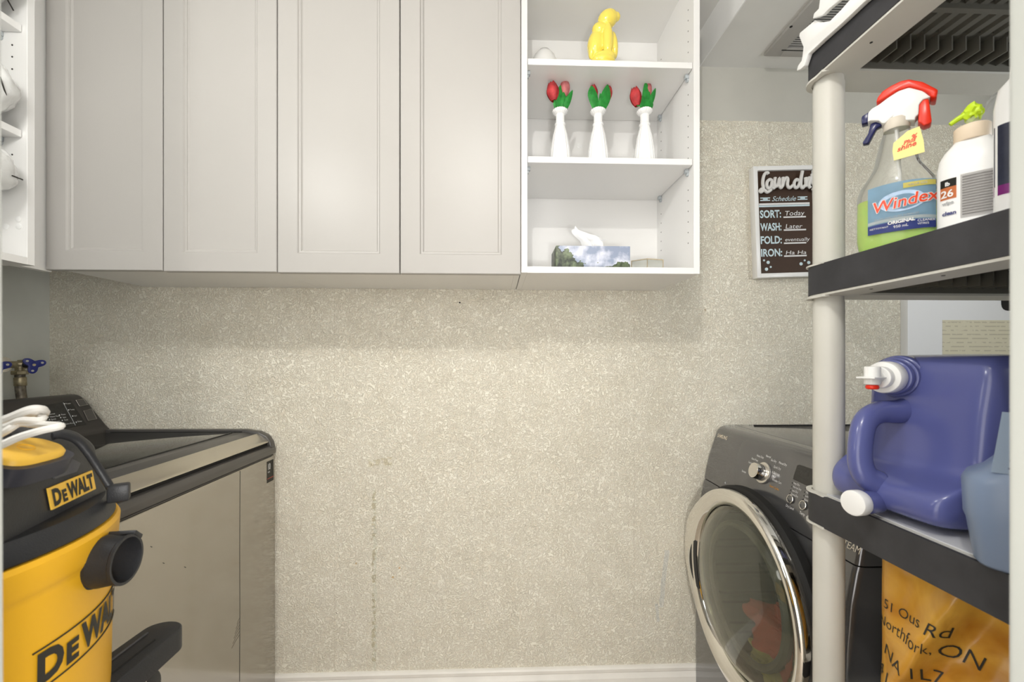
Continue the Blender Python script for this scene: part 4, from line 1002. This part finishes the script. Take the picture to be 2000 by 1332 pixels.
def s2(u, z, off=.0008): uu = max(-.99, min(.99, u / .0375)); return Vector((u, -.0375 * .72 * (1 - abs(uu) ** 2.8) ** (1 / 2.8) - off, z))
def patch2(u0, u1, z0, z1, m, off=.0008, par=None, f=s2, nm='label'):
    bm = bmesh.new(); G = [[bm.verts.new(f(u0 + (u1 - u0) * i / 10, z, off)) for z in (z0, z1)] for i in range(11)]
    for i in range(10): bm.faces.new((G[i][0], G[i + 1][0], G[i + 1][1], G[i][1]))
    bmesh.ops.solidify(bm, geom=bm.faces[:], thickness=.0003); return put(nm, bm, m, par or w2_)
patch2(-.033, -.016, .072, .084, blk_print); patch2(-.033, -.016, .054, .072, mat('label_orange', srgb(240, 150, 90), .5))
patch2(-.012, .030, .022, .086, mat('small_print_label', srgb(226, 224, 222), .5))
for k in range(15): patch2(-.010, .028 - (k * 37 % 5) * .0022, .026 + k * .0039, .0278 + k * .0039, mat('small_print', srgb(172, 168, 166), .6), .0013, nm='printed_line')
for (tx, u, z, s, m) in (('26', -.0325, .057, .015, print_w), ('lb', -.028, .074, .008, print_w), ('wipe', -.031, .046, .007, print_g), ('clean', -.031, .030, .008, mat('navy_print', srgb(60, 66, 120), .5))):
    bm = text_bm(tx, s, 0, .9, 0, .0003); put('lettering', warp(bm, lambda v: s2(u + v.x, z + v.y, .0015)), m, w2_, smooth=False)

O3, rz3 = facing(1998, .56)
w3 = thing('dark_label_bottle', 'white bottle with navy and purple label at the right edge', 'bottle', (O3.x, O3.y, ZS), rz3)
put('bottle', loft([(0, 0, z, r, r * .8, 3) for z, r in [(0, .024), (.004, .026), (.15, .026), (.175, .022), (.188, .012), (.205, .011), (.207, .010)]], 32), white_pl, w3, angle=60)
def s3(u, z, off=.0008): uu = max(-.99, min(.99, u / .026)); return Vector((u, -.026 * .8 * (1 - abs(uu) ** 3) ** (1 / 3) - off, z))
patch2(-.0250, .025, .045, .125, mat('label_darknavy', srgb(62, 66, 88), .4, var=.3, vscale=40), par=w3, f=s3); patch2(-.0252, .025, .032, .045, mat('label_purple', srgb(160, 50, 150), .4), par=w3, f=s3)
# hazy clear container behind them
q = P(1985, 700, D=.70)
tag(put('clear_jar', lathe([(.078, 0), (.080, .004), (.080, .085), (.074, .14), (.060, .185), (.045, .225), (.030, .255), (.016, .262), (.014, .262), (.028, .250), (.043, .222), (.058, .182), (.072, .138), (.078, .085), (.078, .006), (.001, .005)], 40, Matrix.Translation((q.x, q.y, ZS)), cap=False), hazep), 'hazy clear domed container behind the white bottle on the middle shelf', 'container')

# ================================================================== JUGS ON THE LOWER SHELF
ZJ = .9565
jug = thing('detergent_jug', 'blue plastic detergent jug on its side with white dispenser tap', 'jug', (.74, .70, ZJ))
JR = Matrix.Translation((.74, .70, 0)) @ Matrix.Rotation(math.radians(4), 4, 'Z') @ Matrix.Translation((-.74, -.70, 0))
# body profile in X-Z, extruded along Y, then heavily rounded
JP = [(.648, ZJ + .004), (.628, ZJ + .022), (.626, ZJ + .050), (.640, ZJ + .066), (.690, ZJ + .078), (.702, ZJ + .092), (.706, ZJ + .150), (.716, ZJ + .255), (.728, ZJ + .272), (.86, ZJ + .270), (.872, ZJ + .24), (.872, ZJ + .02), (.858, ZJ + .002)]
bm = bmesh.new(); ny = 14; Rr = []
for i in range(ny + 1):
    u = i / ny * 2 - 1; sq = (1 - abs(u) ** 5) ** (1 / 5) if abs(u) < 1 else 0
    y = .694 + u * .105; ins = .030 * (1 - sq)
    cx, cz = .77, ZJ + .13
    Rr.append([bm.verts.new((x + (cx - x) / max(.05, math.hypot(cx - x, cz - z)) * ins, y, z + (cz - z) / max(.05, math.hypot(cx - x, cz - z)) * ins)) for x, z in JP])
for A, B in zip(Rr, Rr[1:]):
    for k in range(len(JP)): bm.faces.new((A[k], A[(k + 1) % len(JP)], B[(k + 1) % len(JP)], B[k]))
bm.faces.new(Rr[0][::-1]); bm.faces.new(Rr[-1])
bm.transform(JR)
jb = put('body', bm, blue_jug, jug, world=True, angle=180)
md = jb.modifiers.new('s', 'SUBSURF'); md.levels = 2; md.render_levels = 2
def jp(px, py, X): return P(px, py, X=X)
hp = [jp(1776, 800, .722), jp(1752, 804, .700), jp(1715, 806, .665), jp(1690, 824, .635), jp(1681, 860, .622), jp(1680, 900, .618), jp(1690, 928, .624), jp(1712, 944, .642)]
put('handle', tube(spline(hp, 6), lambda u: .0165 + .004 * (abs(u - .5) * 2) ** 3, 18, flat=1.15), blue_jug, jug, world=True, angle=180)
nc = jp(1756, 736, .712); ax = Vector((-.93, -.34, 0)).normalized()
put('neck', join(cyl(nc - ax * .02, nc + ax * .006, .038, 44, .004), cyl(nc + ax * .006, nc + ax * .014, .0345, 44, .003), cyl(nc + ax * .012, nc + ax * .026, .031, 44, .004)), blue_jug, jug, world=True)
tp = put('tap', join(cyl(nc + ax * .026, nc + ax * .050, .0275, 36, .004), cyl(nc + ax * .048, nc + ax * .062, .019, 30, .003), cyl(nc + ax * .060, nc + ax * .086, .0095, 24, .002), cyl(nc + ax * .078 + Vector((0, 0, -.012)), nc + ax * .078 + Vector((0, 0, .019)), .0115, 24, .002), bxf(box(-.020, .014, -.014, .014, -.0015, .0015, .001), Matrix.Translation(nc + ax * .078) @ Matrix.Rotation(math.atan2(ax.y, ax.x), 4, 'Z') @ Matrix.Translation((.006, 0, 0)))), white_pl, jug, world=True)
put('red_tap_button', cyl(nc + ax * .078 + Vector((0, 0, -.020)), nc + ax * .078 + Vector((0, 0, -.012)), .0095, 24, .003), red_pl, tp, world=True)
cc = P(1673, 982, D=.70); ax2 = Vector((-.97, -.24, .05)).normalized()
put('cap_neck', cyl(cc - ax2 * .045, cc - ax2 * .004, .0185, 30, .002), blue_jug, jug, world=True)
put('cap', cyl(cc - ax2 * .010, cc + ax2 * .010, .0205, 40, .003), white_pl, jug, world=True)
# the lobe of a second foot at the far end
put('foot_lobe', lumpy((.682, .782, ZJ + .038), (.042, .030, .036), 4, .04, 1, 4), blue_jug, jug, world=True)

O4 = P(1984, 700, D=.545)
j2 = thing('fabric_softener_jug', 'grey-blue laundry jug with pale label at right rack edge', 'jug', (O4.x, O4.y, ZJ), facing(1984, .545)[1])
put('body', loft([(0, 0, 0, .034, .045), (0, 0, .004, .037, .048), (0, 0, .055, .044, .052), (0, 0, .062, .0465, .054), (0, 0, .105, .048, .055), (.001, 0, .113, .045, .053), (.006, 0, .122, .036, .047), (.010, 0, .135, .029, .042), (.012, 0, .170, .023, .036), (.014, 0, .205, .016, .025), (.015, 0, .212, .011, .016)], 48, 3), grey_jug, j2, angle=60)
bm = bmesh.new(); G = []
for i in range(7):
    z = .122 + i * .0125; k = i / 6; G.append([bm.verts.new((x, -.047 + k * .010 - .0008, z)) for x in (-.020 + k * .009, .024 - k * .004)])
for A, B in zip(G, G[1:]): bm.faces.new((A[0], A[1], B[1], B[0]))
bmesh.ops.solidify(bm, geom=bm.faces[:], thickness=.0004)
lb4 = put('label', bm, mat('label_greyblue', srgb(176, 194, 214), .4), j2)
for k in range(7):
    put('printed_line', box(-.006 + .001 * k, .018 - .002 * (k % 3), -.0500 + .0012 * k, -.0490 + .0012 * k, .128 + k * .0095, .1305 + k * .0095), mat('line_navy', srgb(88, 96, 130), .5), lb4)

# ================================================================== AMBER BAG UNDER THE LOWER SHELF
bO = P(1700, 1332, D=.74); bO = Vector((bO.x, bO.y, .5112)); bphi = math.radians(-58)
bg = thing('amber_bag', 'amber plastic bag with black handwritten-style address, under shelf', 'bag', bO, bphi)
BW, BH = .30, .375
def bag_off(u, v):
    cr = .026 * math.exp(-((u - .045 - (v - .20) * .42) / .020) ** 2) - .012 * math.exp(-((u - .085 - (v - .2) * .5) / .02) ** 2)
    return cr + .010 * noise.noise(Vector((u * 14, v * 9, 1))) + .004 * noise.noise(Vector((u * 45, v * 30, 4)))
def bag_pt(u, v, side=-1, off=0):
    e = max(0.0, 1 - abs((u - BW / 2) / (BW / 2)) ** 6) ** .5 * max(0.0, 1 - abs((v - BH / 2) / (BH / 2)) ** 10) ** .5
    lean = .010 * (v / BH)
    return Vector((u + (1 - e) * 0, .06 + side * (.045 * e + bag_off(u, v) * e + off), v))
bm = bmesh.new(); nu, nv = 60, 70; F_ = {}
for sd in (-1, 1):
    for i in range(nu + 1):
        for j in range(nv + 1): F_[sd, i, j] = bm.verts.new(bag_pt(BW * i / nu, BH * j / nv, sd))
    for i in range(nu):
        for j in range(nv): bm.faces.new((F_[sd, i, j], F_[sd, i + 1, j], F_[sd, i + 1, j + 1], F_[sd, i, j + 1]))
bmesh.ops.remove_doubles(bm, verts=bm.verts, dist=.0004)
put('bag_body', bm, bag_mat(), bg, angle=180)
BM_ = full(bg); nb = BM_.to_3x3() @ Vector((0, -1, 0))
def bl(px, py): q = BM_.inverted() @ onplane(px, py, BM_ @ Vector((0, .015, 0)), nb); return q.x, q.z
def bag_text(body, px, py, size, tilt=0, shear=.1, sx=1):
    u0, v0_ = bl(px, py); bm = text_bm(body, size, 0, sx, shear, -.0001, cuts=.006)
    put('lettering', warp(bm, lambda v: bag_pt(u0 + v.x, v0_ + v.y + v.x * tilt, -1, .0012)), blk_print, bg, smooth=False)
bag_text('51 Ous', 1719, 1190, .0245, -.03, .12, .72); bag_text('Rd', 1806, 1228, .029, 0, .3, .95)
bag_text('Northfork,', 1704, 1222, .0265, -.03, .15, .66); bag_text('ON', 1826, 1277, .032, 0, .3)
bag_text('NA', 1718, 1280, .028, -.2, .2, .8); bag_text('1L7', 1776, 1314, .031, 0, .05, .85); bag_text('41.2', 1704, 1313, .026, -.2)

# ================================================================== SHOP VACUUM
VX, VY = -.80, .54; ZR = .98; VZ0 = .60
cr_ = thing('storage_tote', 'grey lidded plastic tote under the vacuum, below the frame', 'storage tote', (-.80, .56, 0))
put('tub', loft([(0, 0, 0, .22, .21, 6), (0, 0, .02, .235, .225, 6), (0, 0, .56, .255, .238, 6)], 48), mat('tote_grey', (.2, .2, .21), .5), cr_)
put('lid', loft([(0, 0, .56, .262, .244, 6), (0, 0, .585, .262, .244, 6), (0, 0, .5985, .25, .232, 6)], 48), mat('tote_lid', (.12, .12, .13), .5), cr_)
vc = thing('shop_vacuum', 'yellow and black wet-dry shop vacuum in the left foreground', 'vacuum cleaner', (VX, VY, VZ0))
hz0 = ZR - VZ0
def vp(a, r, z): a = math.radians(a); return Vector((VX + r * math.cos(a), VY + r * math.sin(a), z))
put('drum', lathe([(.230, .040), (.240, .05), (.2445, .12), (.2475, hz0 - .050), (.248, hz0 - .045), (.250, hz0 - .041), (.2535, hz0 - .034), (.2555, hz0 - .006), (.252, hz0)], 96), yellow, vc, angle=30)
put('base', lathe([(.19, .038), (.235, .04), (.244, .055), (.238, .075), (.20, .078)], 64), dark, vc)
put('rim', lathe([(.246, hz0), (.250, hz0 + .003), (.249, hz0 + .014), (.243, hz0 + .022), (.238, hz0 + .028), (.20, hz0 + .03)], 96), dark, vc)
# motor head: eight-sided, chamfered
bm = bmesh.new(); rings = []
for (r, z) in ((.240, hz0 + .020), (.238, hz0 + .034), (.226, hz0 + .104), (.205, hz0 + .128), (.15, hz0 + .140), (.12, hz0 + .142)):
    ring = []
    for k in range(8):
        a = math.radians(17 - 27 + (k // 2) * 90 + (k % 2) * 54); ring.append(bm.verts.new((r * math.cos(a), r * math.sin(a), z)))
    rings.append(ring)
for A, B in zip(rings, rings[1:]):
    for i in range(8): bm.faces.new((A[i], A[(i + 1) % 8], B[(i + 1) % 8], B[i]))
bm.faces.new(rings[0][::-1]); bm.faces.new(rings[-1])
bmesh.ops.bevel(bm, geom=bm.edges[:], offset=.010, segments=4, profile=.5, affect='EDGES', clamp_overlap=True)
head = put('motor_head', bm, dark, vc, angle=50)
# name plate on the front facet
af = math.radians(17); half = math.cos(math.radians(27))
def facet(u, z, off=0):   # u to the right in the picture
    r = (.238 + (.226 - .238) * (z - ZR - .034) / .07) * half + off
    return Vector((VX + r * math.cos(af) - u * math.sin(af), VY + r * math.sin(af) + u * math.cos(af), z))
nfc = Vector((math.cos(af), math.sin(af), .12)).normalized()
def fpx(px, py):
    p = onplane(px, py, facet(0, ZR + .07), nfc); return (p - facet(0, ZR)).dot(Vector((-math.sin(af), math.cos(af), 0))), p.z
u0, z0p = fpx(90, 972); u1, z1p = fpx(178, 940)
cu = (u0 + u1) / 2; cz_ = (z0p + z1p) / 2; hwp = (u1 - u0) / 2; hh = .0145
tilt = (z1p - z0p) / (u1 - u0)
def quadf(name, pts, m, off, par, th_=.002):
    bm = bmesh.new(); A = [bm.verts.new(facet(u, z, off)) for u, z in pts]; B = [bm.verts.new(facet(u, z, off - th_)) for u, z in pts]
    bm.faces.new(A); bm.faces.new(B[::-1]); n = len(pts)
    for i in range(n): bm.faces.new((A[i], B[i], B[(i + 1) % n], A[(i + 1) % n]))
    return put(name, bm, m, par, world=True, smooth=False)
pl = quadf('name_plate', [(u0, cz_ - hh), (u1, cz_ - hh), (u1, cz_ + hh), (u0, cz_ + hh)], yel_print, .0035, head)
def fit_text(body, x0, x1, y0, y1, f, m, par, bold=.03, cuts=0, sc=1):
    bm = text_bm(body, 1.0, 0, 1, 0, bold, cuts=cuts)
    X_ = [v.co.x for v in bm.verts]; Y_ = [v.co.y for v in bm.verts]; a0, a1, b0, b1 = min(X_), max(X_), min(Y_), max(Y_)
    return put('lettering', warp(bm, lambda v: f(x0 + (v.x - a0) / (a1 - a0) * (x1 - x0), y0 + (v.y - b0) / (b1 - b0) * (y1 - y0))), m, par, world=True, smooth=False)
def wordmark(x0, x1, y0, y1, f, m, par, bold, cuts=0):
    w_ = x1 - x0
    for (tx, a, b, h) in (('D', 0, .185, 1), ('E', .205, .315, .74), ('WALT', .335, 1, 1)):
        fit_text(tx, x0 + a * w_, x0 + b * w_, y0, y0 + (y1 - y0) * h, f, m, par, bold, cuts)
wordmark(u0 + .004, u1 - .004, cz_ - hh + .003, cz_ + hh - .003, lambda u, z: facet(u, z, .0042), blk_print, pl, .055)
for k in range(3):
    za = cz_ - hh - .014 - k * .0115
    put('vent_rib', tube([facet(cu - .032 + k * .004, za, .0005), facet(u1 + .012, za, .0005)], .0032, 8), mat('rib_black', (.05, .05, .055), .3), head, world=True)
# lighter recess above the plate
quadf('moulded_recess', [(cu - .03, cz_ + hh + .008), (cu + .016, cz_ + hh + .006), (cu + .028, cz_ + hh + .016), (cu + .012, cz_ + hh + .026), (cu - .03, cz_ + hh + .026)], mat('grey_plastic', (.07, .07, .078), .35), .002, head)
# yellow power switch on the shoulder
sw = P(44, 888, D=.535); M = Matrix.Translation(sw) @ Matrix.Rotation(math.radians(8), 4, 'Z') @ Matrix.Rotation(math.radians(22), 4, 'Y')
put('switch_well', bxf(loft([(0, 0, -.022, .034, .048, 4), (0, 0, .001, .034, .048, 4)], 40), M), mat('well_blue_black', (.03, .032, .045), .35), head, world=True)
sb = put('power_switch', bxf(loft([(0, 0, -.012, .027, .040, 3.4), (0, 0, .006, .027, .040, 3.4), (0, 0, .010, .024, .037, 3)], 40), M), yel_print, head, world=True, angle=50)
put('switch_ring', bxf(tube([(.008 * math.cos(k * PI / 10), .008 * math.sin(k * PI / 10), .0102) for k in range(20)], .0008, 5, closed=True), M), yellow, sb, world=True)
# top carry handle and the latch bail
put('carry_handle', tube(spline([vp(190, .14, ZR + .12), vp(195, .11, ZR + .152), vp(100, .02, ZR + .160), vp(35, .10, ZR + .156), vp(30, .14, ZR + .140), vp(30, .16, ZR + .112)], 8), .017, 16), mat('handle_grey_black', (.06, .06, .065), .35), head, world=True)
bail = [P(102, 852, D=.60), P(122, 850, D=.61), P(150, 860, D=.625), P(172, 884, D=.635), P(196, 920, D=.645), P(218, 956, D=.65), P(226, 968, D=.65)]
put('latch_bail', tube(spline(bail, 6), .0042, 10, flat=1.3), dark, head, world=True)
lt = P(232, 962, D=.652); put('latch', bxf(box(-.013, .013, -.010, .010, -.013, .013, .003), Matrix.Translation(lt) @ Matrix.Rotation(.6, 4, 'Z')), dark, head, world=True)
# hose port
pc = P(186, 1097, D=.600); axp = Vector((math.cos(math.radians(8)), math.sin(math.radians(8)), 0))
put('port_boss', cyl(pc - axp * .07, pc - axp * .002, .062, 40, .006, .042), yellow, vc, world=True)
zM = Matrix.Translation(pc) @ axp.to_track_quat('Z', 'Y').to_matrix().to_4x4() @ Matrix.Diagonal((.9, .9, .95, 1))
pt = put('hose_port', lathe([(.036, -.008), (.0395, -.006), (.0395, .004), (.0375, .005), (.0375, .010), (.039, .011), (.036, .030), (.0355, .036), (.0375, .038), (.0375, .042), (.0335, .042), (.032, .036), (.032, -.008)], 48, zM, cap=False), dark, vc, world=True)
put('port_throat', lathe([(.032, -.007), (.001, -.0075)], 32, zM, cap=False), vdark, pt, world=True)
put('port_tab', bxf(box(-.0035, .0035, -.011, .011, .006, .043, .0015), zM @ Matrix.Rotation(math.radians(50), 4, 'Z') @ Matrix.Translation((.039, 0, 0))), dark, pt, world=True)
# band of lettering round the drum
def dz(a_deg, off=.0015, z=.85):
    r = .2445 + (z - .72) / .21 * .0032 + off; return r
def band_px(px, py):
    C0 = Vector((0, 0, CZ)); r = ray(px, py); R_ = .2465
    A_ = r.x ** 2 + r.y ** 2; B_ = -2 * (r.x * VX + r.y * VY); C2 = VX ** 2 + VY ** 2 - R_ ** 2; disc = B_ * B_ - 4 * A_ * C2
    t_ = (-B_ - math.sqrt(max(0, disc))) / (2 * A_); p = C0 + r * t_; return math.degrees(math.atan2(p.y - VY, p.x - VX)), p.z
aA, zA_ = band_px(82, 1312); aB, zB_ = band_px(205, 1192)
print('vac band', aA, zA_, aB, zB_)
a0d = aA - 2.5; a1d = a0d + 62; zm_ = (zA_ + zB_) / 2
def drumf(s, z, off=.0016):
    a = math.radians(a0d + s); r = dz(0, off, z); return Vector((VX + r * math.cos(a), VY + r * math.sin(a), z))
hb_ = .0195
wordmark(1, 42, zm_ - hb_, zm_ + hb_, lambda s, z: drumf(s, z), blk_print, vc, .05, .04)
for zz_ in (zm_ - hb_ - .006, zm_ + hb_ + .004):
    put('printed_line', tube([drumf(s, zz_, .0008) for s in range(0, 46, 2)], .0011, 5), blk_print, vc, world=True)
# raised moulding lines on the drum
put('moulding', loft([(0, 0, 0, .03, .06, 3), (0, 0, .006, .025, .055, 3)], 32), yellow, vc)
mo = bpy.data.objects[-1] if False else None
for o in bpy.data.objects:
    if o.name == 'moulding': o.data.transform(full(vc).inverted() @ frame_m(vp(-6, .232, .76), (-math.sin(-.1), math.cos(-.1), 0), (0, 0, 1)))
# caster foot with wheel
f0 = P(222, 1262, D=.70); f1 = P(306, 1240, D=.785)
dirf = (f1 - f0); dirf.z = 0; dirf.normalize(); sdv = Vector((-dirf.y, dirf.x, 0))
tip = P(314, 1240, D=.79); zf_ = .716
pts = []
Lf = .24; wf_ = .034
base0 = Vector((tip.x, tip.y, 0)) - dirf * Lf
for k in range(13):
    a = -PI / 2 + PI * k / 12; pts.append(Vector((tip.x, tip.y, 0)) + dirf * (wf_ * .8 * math.cos(a)) + sdv * (wf_ * math.sin(a)))
pts = [(p.x, p.y) for p in pts] + [((base0 + sdv * wf_ * 1.25).x, (base0 + sdv * wf_ * 1.25).y), ((base0 - sdv * wf_ * 1.25).x, (base0 - sdv * wf_ * 1.25).y)]
cf = put('caster_foot', prism(pts, zf_ - .042, zf_, 'z', bev=.004, seg=3), dark, vc, world=True)
put('foot_slot', tube([Vector((tip.x, tip.y, zf_ + .0004)) - dirf * (.03 + .16 * k / 6) - sdv * .014 for k in range(7)], .0016, 6), vdark, cf, world=True)
put('foot_slot', tube([Vector((tip.x, tip.y, zf_ + .0004)) - dirf * (.01 + .18 * k / 6) + sdv * .016 for k in range(7)], .0022, 6), mat('rib_black', (.05, .05, .055), .3), cf, world=True)
wc = Vector((tip.x, tip.y, VZ0 + .034)) - dirf * .045
put('wheel', cyl(wc - sdv * .012, wc + sdv * .012, .034, 28, .004), dark, cf, world=True)
put('wheel_fork', join(cyl(wc + Vector((0, 0, .02)), wc + Vector((0, 0, .075)), .010, 12), box(wc.x - .004, wc.x + .022, wc.y - .016, wc.y - .012, wc.z - .02, wc.z + .05, .001)), chrome, cf, world=True)
# white power cord bundled over the handle
cw = []
def cordp(pl_, D0, r=.0042): cw.append(tube(spline([P(x, y - 5, D=D0 + dd) for x, y, dd in pl_], 6), r, 8))
cordp([(-60, 850, 0), (15, 822, 0), (55, 806, .0), (80, 804, .01), (87, 812, .03), (70, 817, .05), (30, 826, .05), (-50, 850, .05)], .525, .0050)
cordp([(-60, 862, 0), (10, 838, .0), (40, 826, .0), (75, 826, .005), (84, 820, .02), (60, 822, .05)], .52, .0040)
cordp([(-50, 880, 0), (10, 848, .0), (38, 832, .01), (70, 834, .01), (110, 836, .01), (116, 838, .0), (80, 846, -.01), (40, 858, -.015), (8, 872, -.02), (-60, 905, -.03)], .515, .0045)
cordp([(-60, 858, 0), (12, 832, .01), (45, 815, .01), (78, 811, .02), (60, 812, .05)], .53, .0045)
tag(put('power_cord', join(*cw), cord_w), 'white power cord bundled on top of the vacuum', 'cord')
